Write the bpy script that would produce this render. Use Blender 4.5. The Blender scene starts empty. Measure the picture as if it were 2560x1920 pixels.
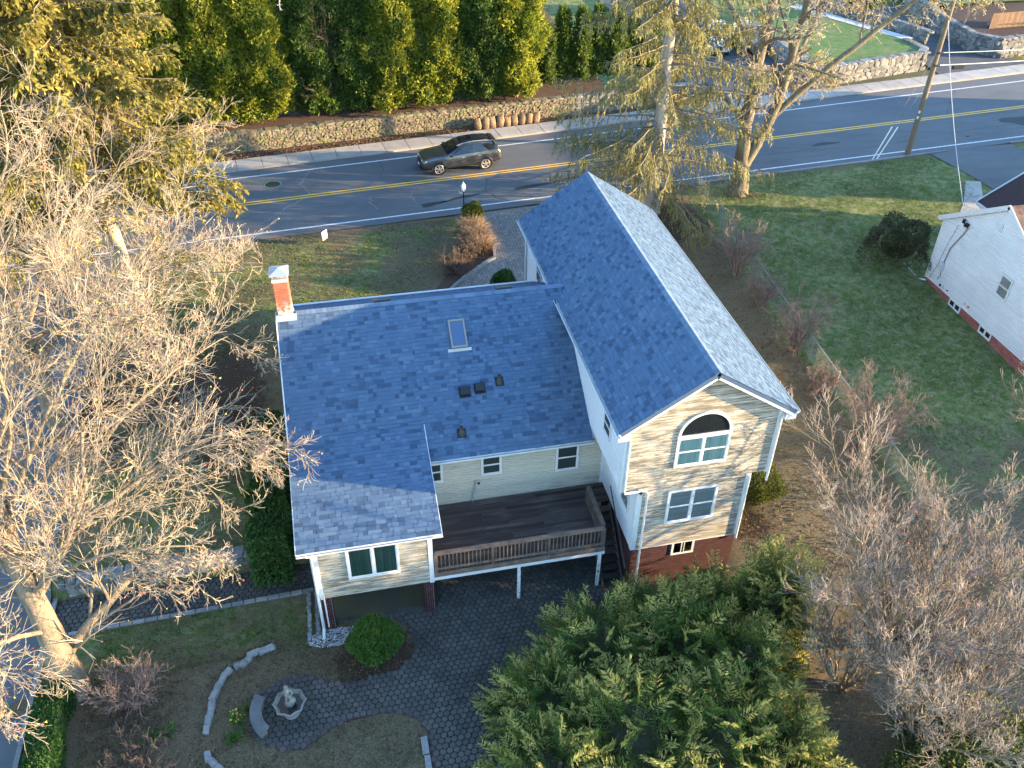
import bpy, math, random
import numpy as np
from mathutils import Vector, Matrix

random.seed(7)
rng = np.random.default_rng(11)
SC = bpy.context.scene
COL = SC.collection
R = math.radians

# ------------------------------------------------------------------ camera, sky, sun, exposure
YAW, PITCH, ROLL = 0.217, 0.655, 0.012
CAM = np.array([2.4218, -27.231, 24.9675])
_cy, _sy, _cp, _sp = math.cos(YAW), math.sin(YAW), math.cos(PITCH), math.sin(PITCH)
_fw = Vector((_sy * _cp, _cy * _cp, -_sp))
_rt = Vector((_cy, -_sy, 0))
_up = _rt.cross(_fw)
_r2 = _rt * math.cos(ROLL) + _up * math.sin(ROLL)
_u2 = _up * math.cos(ROLL) - _rt * math.sin(ROLL)
cam = bpy.data.cameras.new("camera")
cam_o = bpy.data.objects.new("camera", cam)
COL.objects.link(cam_o)
cam.sensor_width = 36.0
cam.lens = 36.0 * 2233.067 / 2560.0
cam.clip_end = 2000
_m = Matrix.Identity(4)
for i in range(3):
    _m[i][0], _m[i][1], _m[i][2], _m[i][3] = _r2[i], _u2[i], -_fw[i], CAM[i]
cam_o.matrix_world = _m
SC.camera = cam_o

SUN_EL, SUN_AZ = R(9.2), R(-15.5)          # azimuth measured from +X
sun_dir = Vector((math.cos(SUN_EL) * math.cos(SUN_AZ), math.cos(SUN_EL) * math.sin(SUN_AZ), math.sin(SUN_EL)))
W = bpy.data.worlds.new("World"); SC.world = W
W.use_nodes = True
nt = W.node_tree
sky = nt.nodes.new("ShaderNodeTexSky"); sky.sky_type = 'NISHITA'; sky.sun_disc = False
sky.sun_elevation = SUN_EL
sky.sun_rotation = math.atan2(sun_dir.x, sun_dir.y)
sky.air_density = 1.0; sky.dust_density = 0.2; sky.ozone_density = 2.6
nt.links.new(sky.outputs[0], nt.nodes["Background"].inputs[0])
nt.nodes["Background"].inputs[1].default_value = 0.15
sl = bpy.data.lights.new("sun", 'SUN'); sl.energy = 3.3; sl.angle = R(0.5); sl.color = (1.0, 0.73, 0.39)
so = bpy.data.objects.new("sun", sl); COL.objects.link(so)
so.rotation_euler = (-sun_dir).to_track_quat('-Z', 'Y').to_euler()
SC.view_settings.view_transform = 'Standard'
SC.view_settings.look = 'None'
SC.view_settings.exposure = 3.12
SC.view_settings.gamma = 1.0

# ------------------------------------------------------------------ object helpers
WINV = {}
def link(o, parent=None):
    COL.objects.link(o)
    if parent is not None:
        o.parent = parent
        o.matrix_parent_inverse = WINV.get(parent.name, Matrix.Identity(4))
    return o
def tag(o, label=None, cat=None, group=None, kind=None):
    if label: o["label"] = label
    if cat: o["category"] = cat
    if group: o["group"] = group
    if kind: o["kind"] = kind
    return o
def root(name, loc, label=None, cat=None, group=None):
    o = bpy.data.objects.new(name, None); o.location = loc; o.empty_display_size = .2
    COL.objects.link(o)
    WINV[o.name] = Matrix.Translation(-Vector(loc))
    return tag(o, label, cat, group)
def raw_mesh(name, V, F, mat=None, smooth=False):
    """V (n,3) array, F (m,k) int array or list of index lists"""
    me = bpy.data.meshes.new(name)
    V = np.asarray(V, dtype=np.float32).reshape(-1, 3)
    if isinstance(F, np.ndarray):
        m, k = F.shape
        me.vertices.add(len(V)); me.vertices.foreach_set("co", V.ravel())
        me.loops.add(m * k); me.loops.foreach_set("vertex_index", F.astype(np.int32).ravel())
        me.polygons.add(m)
        me.polygons.foreach_set("loop_start", np.arange(0, m * k, k, dtype=np.int32))
        me.polygons.foreach_set("loop_total", np.full(m, k, dtype=np.int32))
        me.update(calc_edges=True)
    else:
        me.from_pydata([tuple(map(float, v)) for v in V], [], [list(map(int, f)) for f in F])
        me.update()
    me.polygons.foreach_set("use_smooth", np.full(len(me.polygons), bool(smooth)))
    if mat: me.materials.append(mat)
    return me
def obj(name, me, parent=None, **t):
    o = bpy.data.objects.new(name, me)
    link(o, parent)
    if t: tag(o, **t)
    return o
def copy_tree(o, parent=None):
    c = o.copy(); COL.objects.link(c)
    if parent is not None: c.parent = parent
    for ch in o.children: copy_tree(ch, c)
    return c

class MB:
    """collects faces of one mesh"""
    def __init__(s): s.V = []; s.F = []
    def add(s, V, F):
        b = len(s.V); s.V += [tuple(v) for v in V]; s.F += [[i + b for i in f] for f in F]; return s
    def box(s, a, b):
        (x0, y0, z0), (x1, y1, z1) = a, b
        return s.add([(x0, y0, z0), (x1, y0, z0), (x1, y1, z0), (x0, y1, z0), (x0, y0, z1), (x1, y0, z1), (x1, y1, z1), (x0, y1, z1)],
                     [(0, 3, 2, 1), (4, 5, 6, 7), (0, 1, 5, 4), (1, 2, 6, 5), (2, 3, 7, 6), (3, 0, 4, 7)])
    def beam(s, p, q, w, h, up=(0, 0, 1), off=0.0):
        p, q, up = Vector(p), Vector(q), Vector(up)
        d = (q - p).normalized(); sd = d.cross(up).normalized(); u = sd.cross(d).normalized()
        V = []
        for c in (p, q):
            for a, b in ((-1, -1), (1, -1), (1, 1), (-1, 1)):
                V.append(c + sd * (a * w / 2) + u * (b * h / 2 + off))
        return s.add(V, [(0, 1, 2, 3), (7, 6, 5, 4), (0, 4, 5, 1), (1, 5, 6, 2), (2, 6, 7, 3), (3, 7, 4, 0)])
    def tube(s, P, rad, n=8, caps=True):
        P = [Vector(p) for p in P]
        if not hasattr(rad, '__len__'): rad = [rad] * len(P)
        V = []; a = None
        for i, p in enumerate(P):
            d = (P[min(i + 1, len(P) - 1)] - P[max(i - 1, 0)]).normalized()
            if a is None:
                a = d.orthogonal().normalized()
            else:
                a = (a - d * a.dot(d)).normalized()
            b = d.cross(a)
            for k in range(n):
                t = 2 * math.pi * k / n
                V.append(p + (a * math.cos(t) + b * math.sin(t)) * rad[i])
        F = []
        for i in range(len(P) - 1):
            for k in range(n):
                F.append((i * n + k, i * n + (k + 1) % n, (i + 1) * n + (k + 1) % n, (i + 1) * n + k))
        if caps:
            F.append(list(range(n))[::-1]); F.append([(len(P) - 1) * n + k for k in range(n)])
        return s.add(V, F)
    def lathe(s, prof, c=(0, 0, 0), n=20, sq=None):
        V = []
        for r, z in prof:
            for k in range(n):
                t = 2 * math.pi * k / n
                rr = r * (sq(t) if sq else 1)
                V.append((c[0] + rr * math.cos(t), c[1] + rr * math.sin(t), c[2] + z))
        F = []
        for i in range(len(prof) - 1):
            for k in range(n):
                F.append((i * n + k, i * n + (k + 1) % n, (i + 1) * n + (k + 1) % n, (i + 1) * n + k))
        F.append(list(range(n))[::-1]); F.append([(len(prof) - 1) * n + k for k in range(n)])
        return s.add(V, F)
    def prism(s, pts, vec):
        """extrude a 3-D polygon by vec"""
        n = len(pts); v = Vector(vec)
        V = [Vector(p) for p in pts] + [Vector(p) + v for p in pts]
        return s.add(V, [list(range(n))[::-1], list(range(n, 2 * n))] + [(i, (i + 1) % n, n + (i + 1) % n, n + i) for i in range(n)])
    def build(s, name, mat, parent=None, smooth=False, **t):
        return obj(name, raw_mesh(name, s.V, s.F, mat, smooth), parent, **t)

def tubes(nodes, rad, n=3):
    """many polylines at once: nodes (N,K,3), rad (N,K)"""
    N, K, _ = nodes.shape
    d = np.empty_like(nodes)
    d[:, 1:-1] = nodes[:, 2:] - nodes[:, :-2] if K > 2 else 0
    d[:, 0] = nodes[:, 1] - nodes[:, 0]; d[:, -1] = nodes[:, -1] - nodes[:, -2]
    d /= np.linalg.norm(d, axis=2, keepdims=True) + 1e-9
    ref = np.where(np.abs(d[:, :1, 2:3]) > .8, np.array([1., 0, 0]), np.array([0, 0, 1.]))
    a = np.cross(d, np.broadcast_to(ref, d.shape)); a /= np.linalg.norm(a, axis=2, keepdims=True) + 1e-9
    b = np.cross(d, a)
    th = 2 * np.pi * np.arange(n) / n
    V = nodes[:, :, None] + rad[:, :, None, None] * (np.cos(th)[:, None] * a[:, :, None] + np.sin(th)[:, None] * b[:, :, None])
    idx = np.arange(N * K * n).reshape(N, K, n)
    nx = np.roll(idx, -1, axis=2)
    Q = np.stack([idx[:, :-1], nx[:, :-1], nx[:, 1:], idx[:, 1:]], -1).reshape(-1, 4)
    return V.reshape(-1, 3), Q
def join(parts):
    Vs, Qs, b = [], [], 0
    for V, Q in parts:
        Vs.append(V); Qs.append(Q + b); b += len(V)
    return np.concatenate(Vs), np.concatenate(Qs)
def unit(a): return a / (np.linalg.norm(a, axis=-1, keepdims=True) + 1e-9)
def cards(P, D, L, Wd, bend=None):
    """leaf shaped quads: base P, direction D, length L, half width Wd"""
    n = len(P)
    s = unit(np.cross(D, rng.normal(size=(n, 3))))
    L = np.broadcast_to(np.asarray(L, float).reshape(-1, 1), (n, 1)); Wd = np.broadcast_to(np.asarray(Wd, float).reshape(-1, 1), (n, 1))
    b = P + D * L * .12
    V = np.stack([b - s * Wd * 1.15, b + s * Wd * 1.15, P + D * L], 1).reshape(-1, 3)
    return V, np.arange(3 * n).reshape(n, 3)

# ------------------------------------------------------------------ many alike pieces
def arr(pts): return np.array(pts, float)
U_BOX = (arr([(0, 0, 0), (1, 0, 0), (1, 1, 0), (0, 1, 0), (0, 0, 1), (1, 0, 1), (1, 1, 1), (0, 1, 1)]),
         np.array([(0, 3, 2, 1), (4, 5, 6, 7), (0, 1, 5, 4), (1, 2, 6, 5), (2, 3, 7, 6), (3, 0, 4, 7)]))
# shingle: x along the course, y up the slope, z = normal; thick at the butt
U_SHINGLE = (arr([(0, 0, 0), (1, 0, 0), (1, 1, -.9), (0, 1, -.9), (0, 0, 1), (1, 0, 1), (1, 1, .92), (0, 1, .92)]), U_BOX[1])
# clapboard: x along, y outward, z up
U_CLAP = (arr([(0, -.1, 0), (1, -.1, 0), (1, -.1, 1.02), (0, -.1, 1.02), (0, 1, 0), (1, 1, 0), (1, .95, .72), (0, .95, .72), (1, .1, .84), (0, .1, .84), (1, .08, 1.02), (0, .08, 1.02)]),
          np.array([(0, 1, 2, 3), (4, 7, 6, 5), (7, 9, 8, 6), (9, 11, 10, 8), (0, 4, 5, 1), (3, 2, 10, 11)]))
def _brick():
    e = .05; V = []
    for y, i in ((0, 0), (.75, 0), (1, e)):
        V += [(i * .4, y, i), (1 - i * .4, y, i), (1 - i * .4, y, 1 - i), (i * .4, y, 1 - i)]
    F = [(8, 11, 10, 9)]
    for b in (0, 4):
        for k in range(4): F.append((b + k, b + 4 + k, b + 4 + (k + 1) % 4, b + (k + 1) % 4))
    return arr(V), np.array(F)
U_BRICK = _brick()
def _paver(n=8):
    V = []
    for r, z in ((.5, -.3), (.5, .7), (.44, 1.0)):
        for k in range(n):
            t = 2 * math.pi * (k + .5) / n
            V.append((r * math.cos(t) * (1.0 if k % 2 else .99), r * math.sin(t), z))
    F = [(a * n + k, a * n + (k + 1) % n, (a + 1) * n + (k + 1) % n, (a + 1) * n + k) for a in (0, 1) for k in range(n)]
    for k in range(1, n - 2, 2): F.append((2 * n, 2 * n + k, 2 * n + k + 1, 2 * n + k + 2))
    return arr(V), np.array(F)
U_PAVER = _paver()
def _rock(seed):
    r = np.random.default_rng(seed)
    g = [-1, .0, 1]
    V, F, idx = [], [], {}
    def vid(p):
        if p not in idx: idx[p] = len(V); V.append(p)
        return idx[p]
    for ax in range(3):
        for sg in (-1, 1):
            for i in range(2):
                for j in range(2):
                    q = []
                    for a, b in ((0, 0), (1, 0), (1, 1), (0, 1)):
                        p = [0, 0, 0]; p[ax] = sg; p[(ax + 1) % 3] = g[i + a]; p[(ax + 2) % 3] = g[j + b]
                        q.append(vid(tuple(p)))
                    F.append(q if sg > 0 else q[::-1])
    V = arr(V)
    V = V / (np.sum(np.abs(V) ** 9, axis=1, keepdims=True) ** (1 / 9)) * (1 + r.normal(0, .06, (len(V), 1)))
    V += r.normal(0, .09, V.shape)
    return V * .5, np.array(F)
U_ROCK = [_rock(s) for s in range(6)]
_piece_mesh = {}
def pieces(name, stuff, units, items, mat, cap=300, stuff_label=None):
    """items: list of (4x4 matrix, parent[, unit index]); the cap nearest become objects, the others one part per parent"""
    if isinstance(units, tuple): units = [units]
    items = [(np.array(i[0], float), i[1], i[2] if len(i) > 2 else 0) for i in items]
    c = np.array([i[0][:3, 3] for i in items])
    order = np.argsort(np.linalg.norm(c - CAM, axis=1))
    meshes = {}
    for k in order[:cap]:
        Mx, par, u = items[k]
        if u not in meshes: meshes[u] = raw_mesh(name, units[u][0], units[u][1], mat)
        o = bpy.data.objects.new(name, meshes[u]); COL.objects.link(o)
        o.parent = par; o.matrix_parent_inverse = WINV.get(par.name, Matrix.Identity(4))
        o.matrix_basis = Matrix(Mx.tolist())
    rest = {}
    for k in order[cap:]: rest.setdefault(items[k][1].name, []).append(items[k])
    for lst in rest.values():
        Vs = []
        for Mx, par, u in lst:
            V = units[u][0]; Vs.append((V @ Mx[:3, :3].T + Mx[:3, 3], units[u][1]))
        V, F = join(Vs)
        obj(stuff, raw_mesh(stuff, V, F, mat), lst[0][1], kind="stuff")
def mx(o, x, y, z):
    m = np.eye(4); m[:3, 0], m[:3, 1], m[:3, 2], m[:3, 3] = x, y, z, o
    return m
def sstep(a, b, x):
    t = np.clip((np.asarray(x, float) - a) / (b - a), 0, 1); return t * t * (3 - 2 * t)

# ------------------------------------------------------------------ materials
MATS = {}
class NT:
    def __init__(s, name):
        s.m = bpy.data.materials.new(name); s.m.use_nodes = True
        s.t = s.m.node_tree; s.b = s.t.nodes["Principled BSDF"]; s.out = s.t.nodes["Material Output"]
        MATS[name] = s.m
    def n(s, typ, **k):
        nd = s.t.nodes.new("ShaderNode" + typ)
        for a, v in k.items(): setattr(nd, a, v)
        return nd
    def l(s, a, b): s.t.links.new(a, b)
    def pos(s, scale=(1, 1, 1)):
        g = s.n("NewGeometry"); mp = s.n("Mapping"); mp.inputs["Scale"].default_value = scale
        s.l(g.outputs["Position"], mp.inputs[0]); return mp.outputs[0]
    def noise(s, sc, det=5, dist=0, vec=None, rough=.55):
        nd = s.n("TexNoise"); nd.inputs["Scale"].default_value = sc; nd.inputs["Detail"].default_value = det
        nd.inputs["Distortion"].default_value = dist; nd.inputs["Roughness"].default_value = rough
        s.l(vec if vec is not None else s.pos(), nd.inputs["Vector"]); return nd.outputs["Fac"]
    def ramp(s, fac, stops):
        nd = s.n("ValToRGB"); cr = nd.color_ramp
        while len(cr.elements) < len(stops): cr.elements.new(.5)
        for e, (p, c) in zip(cr.elements, stops):
            e.position = p; e.color = (c, c, c, 1) if not hasattr(c, '__len__') else (*c, 1)
        s.l(fac, nd.inputs[0]); return nd.outputs[0]
    def mix(s, fac, a, b, mode='MIX'):
        nd = s.n("Mix", data_type='RGBA', blend_type=mode)
        for sock, v in ((nd.inputs[0], fac), (nd.inputs[6], a), (nd.inputs[7], b)):
            if hasattr(v, 'links'): s.l(v, sock)
            elif hasattr(v, '__len__'): sock.default_value = (*v, 1)
            else: sock.default_value = v
        return nd.outputs[2]
    def math(s, op, a, b):
        nd = s.n("Math", operation=op)
        for sock, v in ((nd.inputs[0], a), (nd.inputs[1], b)):
            if hasattr(v, 'links'): s.l(v, sock)
            else: sock.default_value = v
        return nd.outputs[0]
    def rand(s):
        o = s.n("ObjectInfo"); g = s.n("NewGeometry")
        return s.math('FRACT', s.math('ADD', o.outputs["Random"], g.outputs["Random Per Island"]), 0)
    def bump(s, h, st=.3, d=.02):
        nd = s.n("Bump"); nd.inputs["Strength"].default_value = st; nd.inputs["Distance"].default_value = d
        s.l(h, nd.inputs["Height"]); s.l(nd.outputs[0], s.b.inputs["Normal"])
    def done(s, col, rough=.8, spec=.3, metal=0):
        if hasattr(col, 'links'): s.l(col, s.b.inputs["Base Color"])
        else: s.b.inputs["Base Color"].default_value = (*col, 1)
        if hasattr(rough, 'links'): s.l(rough, s.b.inputs["Roughness"])
        else: s.b.inputs["Roughness"].default_value = rough
        s.b.inputs["Specular IOR Level"].default_value = spec
        s.b.inputs["Metallic"].default_value = metal
        return s.m
def mat(name, a, b=None, sc=3, rough=.8, bump=0, bsc=30, isl=0, spec=.3, metal=0, c=None, csc=.6, cth=(.5, .62), bd=.02, scl=(1, 1, 1)):
    if name in MATS: return MATS[name]
    t = NT(name); v = t.pos(scl)
    col = t.mix(t.ramp(t.noise(sc, vec=v), [(.32, 0.), (.68, 1.)]), a, b) if b else a
    if c: col = t.mix(t.ramp(t.noise(csc, 4, vec=v), [(cth[0], 0.), (cth[1], 1.)]), col, c)
    if isl:
        k = t.math('ADD', t.math('MULTIPLY', t.rand(), 2 * isl), 1 - isl)
        cc = t.n("CombineColor"); [t.l(k, cc.inputs[i]) for i in range(3)]
        col = t.mix(1.0, col, cc.outputs[0], 'MULTIPLY')
    if bump: t.bump(t.noise(bsc, 4, vec=v), bump, bd)
    return t.done(col, rough, spec, metal)
def leaf(name, a, b, c=None, trans=.35, nsc=.5):
    if name in MATS: return MATS[name]
    t = NT(name)
    col = t.mix(t.rand(), a, b)
    if c: col = t.mix(t.ramp(t.noise(nsc, 3), [(.42, 0.), (.62, 1.)]), col, c)
    t.done(col, .65, .25)
    tr = t.n("BsdfTranslucent"); t.l(col, tr.inputs[0])
    ms = t.n("MixShader"); ms.inputs[0].default_value = trans
    t.l(t.b.outputs[0], ms.inputs[1]); t.l(tr.outputs[0], ms.inputs[2]); t.l(ms.outputs[0], t.out.inputs[0])
    return t.m

M_white = mat("white_trim", (.54, .55, .56), (.46, .47, .47), 2.0, .55)
M_whitev = mat("white_vinyl_siding", (.56, .565, .57), (.50, .505, .51), .8, .6, isl=.03)
M_black = mat("black_metal", (.012, .012, .014), rough=.5)
M_dark = mat("dark_interior", (.012, .013, .014), rough=.9)
M_soffit = mat("white_soffit", (.66, .66, .65), rough=.7)
# stained cream clapboard
t = NT("weathered_cream_siding")
st = t.noise(2.6, 8, .5, t.pos((.5, 1, 5.5)), .66)
st2 = t.noise(.7, 3, 0, t.pos((1, 1, 1)))
f = t.math('MULTIPLY', t.ramp(st, [(.40, 0.), (.57, 1.)]), t.ramp(st2, [(.30, .4), (.52, 1.)]))
col = t.mix(f, t.mix(t.rand(), (.46, .415, .345), (.39, .35, .29)), (.15, .128, .098))
t.done(col, .7)
M_cream = t.m
t = NT("cream_siding_lightly_stained")
st = t.noise(2.0, 6, .4, t.pos((.4, 1, 3.0)), .6)
f = t.math('MULTIPLY', t.ramp(st, [(.52, 0.), (.66, 1.)]), t.ramp(t.noise(.55, 3), [(.45, 0.), (.6, .8)]))
t.done(t.mix(f, t.mix(t.rand(), (.42, .395, .325), (.37, .35, .29)), (.19, .18, .145)), .7)
M_cream2 = t.m
# shingles
t = NT("slate_blue_shingle")
col = t.ramp(t.rand(), [(0., (.022, .048, .096)), (.13, (.031, .065, .122)), (.22, (.049, .095, .168)), (.8, (.061, .112, .188)), (1., (.082, .136, .214))])
col = t.mix(t.math('MULTIPLY', t.noise(90, 2), .5), col, (.06, .08, .115))
t.done(col, .85, .25); M_shingle = t.m
M_cap = mat("ridge_cap_shingle", (.078, .122, .190), (.092, .138, .208), 5, .85, isl=.15)
M_under = mat("roof_underlay", (.045, .078, .135), rough=.9)
M_brick = mat("red_brick", (.060, .020, .021), (.042, .016, .018), 9, .85, .3, 60, isl=.28)
t = NT("chimney_brick")
g = t.n("NewGeometry"); sx = t.n("SeparateXYZ"); t.l(g.outputs["Position"], sx.inputs[0])
hz = t.ramp(t.math('MULTIPLY', t.math('SUBTRACT', sx.outputs[2], 7.85), .9), [(0., 1.), (.62, 0.)])
pz = t.math('MULTIPLY', hz, t.ramp(t.noise(7, 3), [(.42, 0.), (.56, 1.)]))
t.done(t.mix(pz, t.mix(t.rand(), (.42, .12, .065), (.30, .085, .05)), (.62, .60, .57)), .85); M_cbrick = t.m
M_mortar = mat("mortar", (.36, .31, .28), (.28, .25, .23), 6, .9)
M_conc = mat("concrete", (.42, .41, .39), (.34, .335, .32), 1.2, .85, .15, 40)
M_steel = mat("galvanised_steel", (.40, .44, .47), rough=.42, metal=.5)
M_gran = mat("grey_granite", (.22, .215, .21), (.145, .143, .143), 14, .8, .35, 25, isl=.22)
M_gran2 = mat("field_stone", (.19, .155, .108), (.12, .098, .07), 7, .85, .5, 18, isl=.28, c=(.15, .145, .07), csc=1.8)
M_gran3 = mat("grey_rubble_stone", (.19, .185, .175), (.10, .098, .096), 5, .85, .5, 18, isl=.38)
# deck wood
t = NT("dark_weathered_deck_wood")
v = t.pos((.5, 9, 9))
col = t.mix(t.noise(3.2, 6, .5, v), (.024, .020, .019), (.066, .050, .043))
col = t.mix(t.ramp(t.noise(.9, 4, 0, t.pos((.6, 3, 1))), [(.5, 0.), (.68, .8)]), col, (.10, .083, .074))
k = t.math('ADD', t.math('MULTIPLY', t.rand(), .9), .55); cc = t.n("CombineColor"); [t.l(k, cc.inputs[i]) for i in range(3)]
col = t.mix(1.0, col, cc.outputs[0], 'MULTIPLY')
t.bump(t.noise(9, 5, .4, v), .5, .01); t.done(col, .8); M_deck = t.m
M_rail = mat("weathered_rail_wood", (.125, .092, .07), (.06, .046, .037), 4, .85, .3, 40, isl=.3)
M_glass_d = None
t = NT("window_glass")
t.done((.02, .028, .03), .04, .6)
tp = t.n("BsdfTransparent"); tp.inputs[0].default_value = (.82, .90, .90, 1)
fr = t.n("Fresnel"); fr.inputs[0].default_value = 1.6
gl = t.n("BsdfGlossy"); gl.inputs["Roughness"].default_value = .03
ms = t.n("MixShader"); t.l(t.math('ADD', fr.outputs[0], .06), ms.inputs[0]); t.l(tp.outputs[0], ms.inputs[1]); t.l(gl.outputs[0], ms.inputs[2]); t.l(ms.outputs[0], t.out.inputs[0])
M_glass = t.m
M_glassdark = mat("dark_glass", (.010, .013, .016), rough=.04, spec=.7)
M_curtain = mat("pale_teal_curtain", (.52, .66, .67), (.34, .46, .48), 3.0, .8, scl=(5, 5, .15))  # vertical tone bands in the colour stand in for shaded folds
M_greencurt = mat("green_vertical_blind", (.085, .16, .145), (.03, .065, .062), 4.0, .7, scl=(5, 5, .1))  # upright tone bands painted in place of shading on the slats
M_blind = mat("grey_blind", (.42, .44, .49), (.27, .29, .34), 3.0, .7, scl=(.2, .2, 9))  # level tone bands painted in place of slat shading
M_screen = mat("insect_screen", (.06, .075, .085), rough=.7)
M_skyglass = mat("skylight_glass", (.05, .09, .17), rough=.08, spec=.7)
M_bronze = mat("bronze_frame", (.20, .185, .165), rough=.5)

# ground surfaces
t = NT("lawn")
at = t.n("Attribute"); at.attribute_name = "dry"
n1 = t.noise(.55, 8, .3, None, .65); n2 = t.noise(3.5, 7, .2, None, .65); n3 = t.noise(20, 6, 0, None, .7)
green = t.mix(t.ramp(n2, [(.35, 0.), (.65, 1.)]), (.060, .100, .022), (.125, .152, .046))
n4 = t.noise(2.4, 8, .6, None, .7)
green = t.mix(t.ramp(n4, [(.44, 0.), (.62, .85)]), green, (.23, .215, .115))
dry = t.mix(t.ramp(n3, [(.35, 0.), (.65, 1.)]), (.20, .155, .095), (.075, .060, .038))
f = t.math('ADD', t.math('ADD', t.math('MULTIPLY', n1, .85), t.math('MULTIPLY', n2, .45)), t.math('MULTIPLY', at.outputs["Fac"], .55))
col = t.mix(t.ramp(f, [(.68, 0.), (.86, 1.)]), green, dry)
soil = t.n("Attribute"); soil.attribute_name = "soil"
col = t.mix(t.ramp(t.math('ADD', soil.outputs["Fac"], t.math('MULTIPLY', t.math('SUBTRACT', n2, .5), .8)), [(.4, 0.), (.62, 1.)]), col, t.mix(n3, (.035, .024, .018), (.10, .060, .040)))
t.bump(t.math('ADD', n3, t.noise(45, 3)), .9, .05)
t.done(col, .95, .1); M_lawn = t.m
t = NT("asphalt")
n1 = t.noise(.25, 5, .3); n2 = t.noise(1.3, 5, .4, t.pos((.25, 1.2, 1))); n3 = t.noise(120, 2)
col = t.mix(t.ramp(n1, [(.35, 0.), (.7, 1.)]), (.080, .083, .090), (.108, .111, .118))
col = t.mix(t.ramp(n2, [(.5, 0.), (.72, .55)]), col, (.055, .056, .06))
col = t.mix(t.math('MULTIPLY', n3, .3), col, (.16, .16, .16))
t.bump(n3, .4, .006); t.done(col, .88, .25); M_asph = t.m
M_asph2 = mat("dark_driveway_asphalt", (.05, .052, .058), (.075, .077, .083), 1.2, .85, .3, 90)
M_patch = mat("tar_patch", (.022, .023, .026), (.035, .036, .04), 3, .75, .2, 60)
M_line = mat("white_road_paint", (.62, .63, .64), (.42, .43, .44), 9, .7, c=(.16, .165, .17), csc=11, cth=(.56, .66))
M_yellow = mat("yellow_road_paint", (.74, .42, .05), (.62, .34, .05), 6, .7, c=(.2, .15, .08), csc=12, cth=(.6, .72))
M_walk = mat("sidewalk_concrete", (.33, .30, .27), (.26, .24, .22), 1.4, .9, .15, 60, isl=.07, c=(.24, .21, .18), csc=1.1, cth=(.6, .75))
M_slab = mat("mossy_slab", (.09, .075, .03), (.06, .06, .05), .8, .8)
M_paver = mat("dark_hex_paver", (.080, .075, .068), (.058, .055, .050), 1.5, .85, .35, 45, isl=.2, c=(.046, .045, .042), csc=.6, cth=(.45, .62))
M_joint = mat("paver_joint_soil", (.034, .032, .026), (.045, .045, .03), 4, .95)
t = NT("small_driveway_pavers")
vo = t.n("TexVoronoi"); vo.inputs["Scale"].default_value = 6.5; vo.inputs["Randomness"].default_value = .35; t.l(t.pos((1, 1, .1)), vo.inputs["Vector"])
ve = t.n("TexVoronoi", feature='DISTANCE_TO_EDGE'); ve.inputs["Scale"].default_value = 6.5; ve.inputs["Randomness"].default_value = .35; t.l(t.pos((1, 1, .1)), ve.inputs["Vector"])
sp = t.n("SeparateColor"); t.l(vo.outputs["Color"], sp.inputs[0])
col = t.mix(sp.outputs[0], (.13, .12, .115), (.22, .20, .185))
e = t.ramp(ve.outputs["Distance"], [(.03, 0.), (.1, 1.)])
col = t.mix(e, (.05, .04, .035), col)
col = t.mix(t.ramp(t.noise(1.2, 4), [(.5, 0.), (.7, .6)]), col, (.13, .10, .08))
t.bump(e, .6, .012); t.done(col, .85); M_dpav = t.m
M_mulch = mat("leaf_litter_mulch", (.10, .055, .035), (.045, .028, .02), 12, .95, .8, 30, bd=.05)
M_dmulch = mat("dark_mulch", (.035, .018, .016), (.05, .028, .024), 9, .95, .6, 30, bd=.05)

# ------------------------------------------------------------------ terrain
def hgt(x, y):
    x = np.asarray(x, float); y = np.asarray(y, float)
    hl = .5 * sstep(-4.5, -4.0, y) + 1.46 * sstep(-4.0, 2.5, y)
    hc = 1.96 * sstep(-4.6, -2.0, y)
    hr = np.interp(y, [-22, -14, -8, 0, 7, 12, 16.5], [-.1, .05, .55, .75, 1.15, 1.6, 1.96])
    a = sstep(-.2, .4, x); b = sstep(11.5, 15.5, x)
    h = hl * (1 - a) + hc * a * (1 - b) + hr * b
    return h
def H(x, y): return float(hgt(x, y))
near_e = lambda x: 17.05 + .0865 * x
near_w = lambda x: 17.75 + .0865 * x
yel = lambda x: 21.6 + .1 * x
far_w = lambda x: 25.3 + .115 * x
kerb_y = lambda x: 26.3 + .122 * x
walk_y = lambda x: 27.9 + .122 * x

gx = np.concatenate([np.linspace(-400, -40, 8)[:-1], np.arange(-40, 75, .75), np.linspace(75, 400, 8)])
gy = np.concatenate([np.linspace(-200, -26, 6)[:-1], np.arange(-26, 40, .5), np.linspace(40, 500, 12)])
X, Y = np.meshgrid(gx, gy)
Z = hgt(X, Y) - .09 * sstep(0, 1, (Y - near_e(X)) / .6) + rng.normal(0, .012, X.shape) * (np.abs(X) < 60)
V = np.stack([X, Y, Z], -1).reshape(-1, 3)
nx_, ny_ = len(gx), len(gy)
ii = np.arange(nx_ * ny_).reshape(ny_, nx_)
Q = np.stack([ii[:-1, :-1], ii[:-1, 1:], ii[1:, 1:], ii[1:, :-1]], -1).reshape(-1, 4)
me = raw_mesh("ground", V, Q, M_lawn, True)
def blob(cx, cy, rx, ry): return np.clip(1.3 - np.sqrt(((V[:, 0] - cx) / rx) ** 2 + ((V[:, 1] - cy) / ry) ** 2), 0, 1)
dry = .2 * np.ones(len(V))
dry += .32 * ((V[:, 0] > 15.3) & (V[:, 0] < 22.8)) - .35 * ((V[:, 0] >= 22.8) & (V[:, 1] > -3)) + .35 * (V[:, 1] < -7.6)
dry += .5 * blob(8, 12, 3, 4) + .3 * ((V[:, 1] < 9) & (V[:, 1] > 2) & (V[:, 0] < 9))
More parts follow.
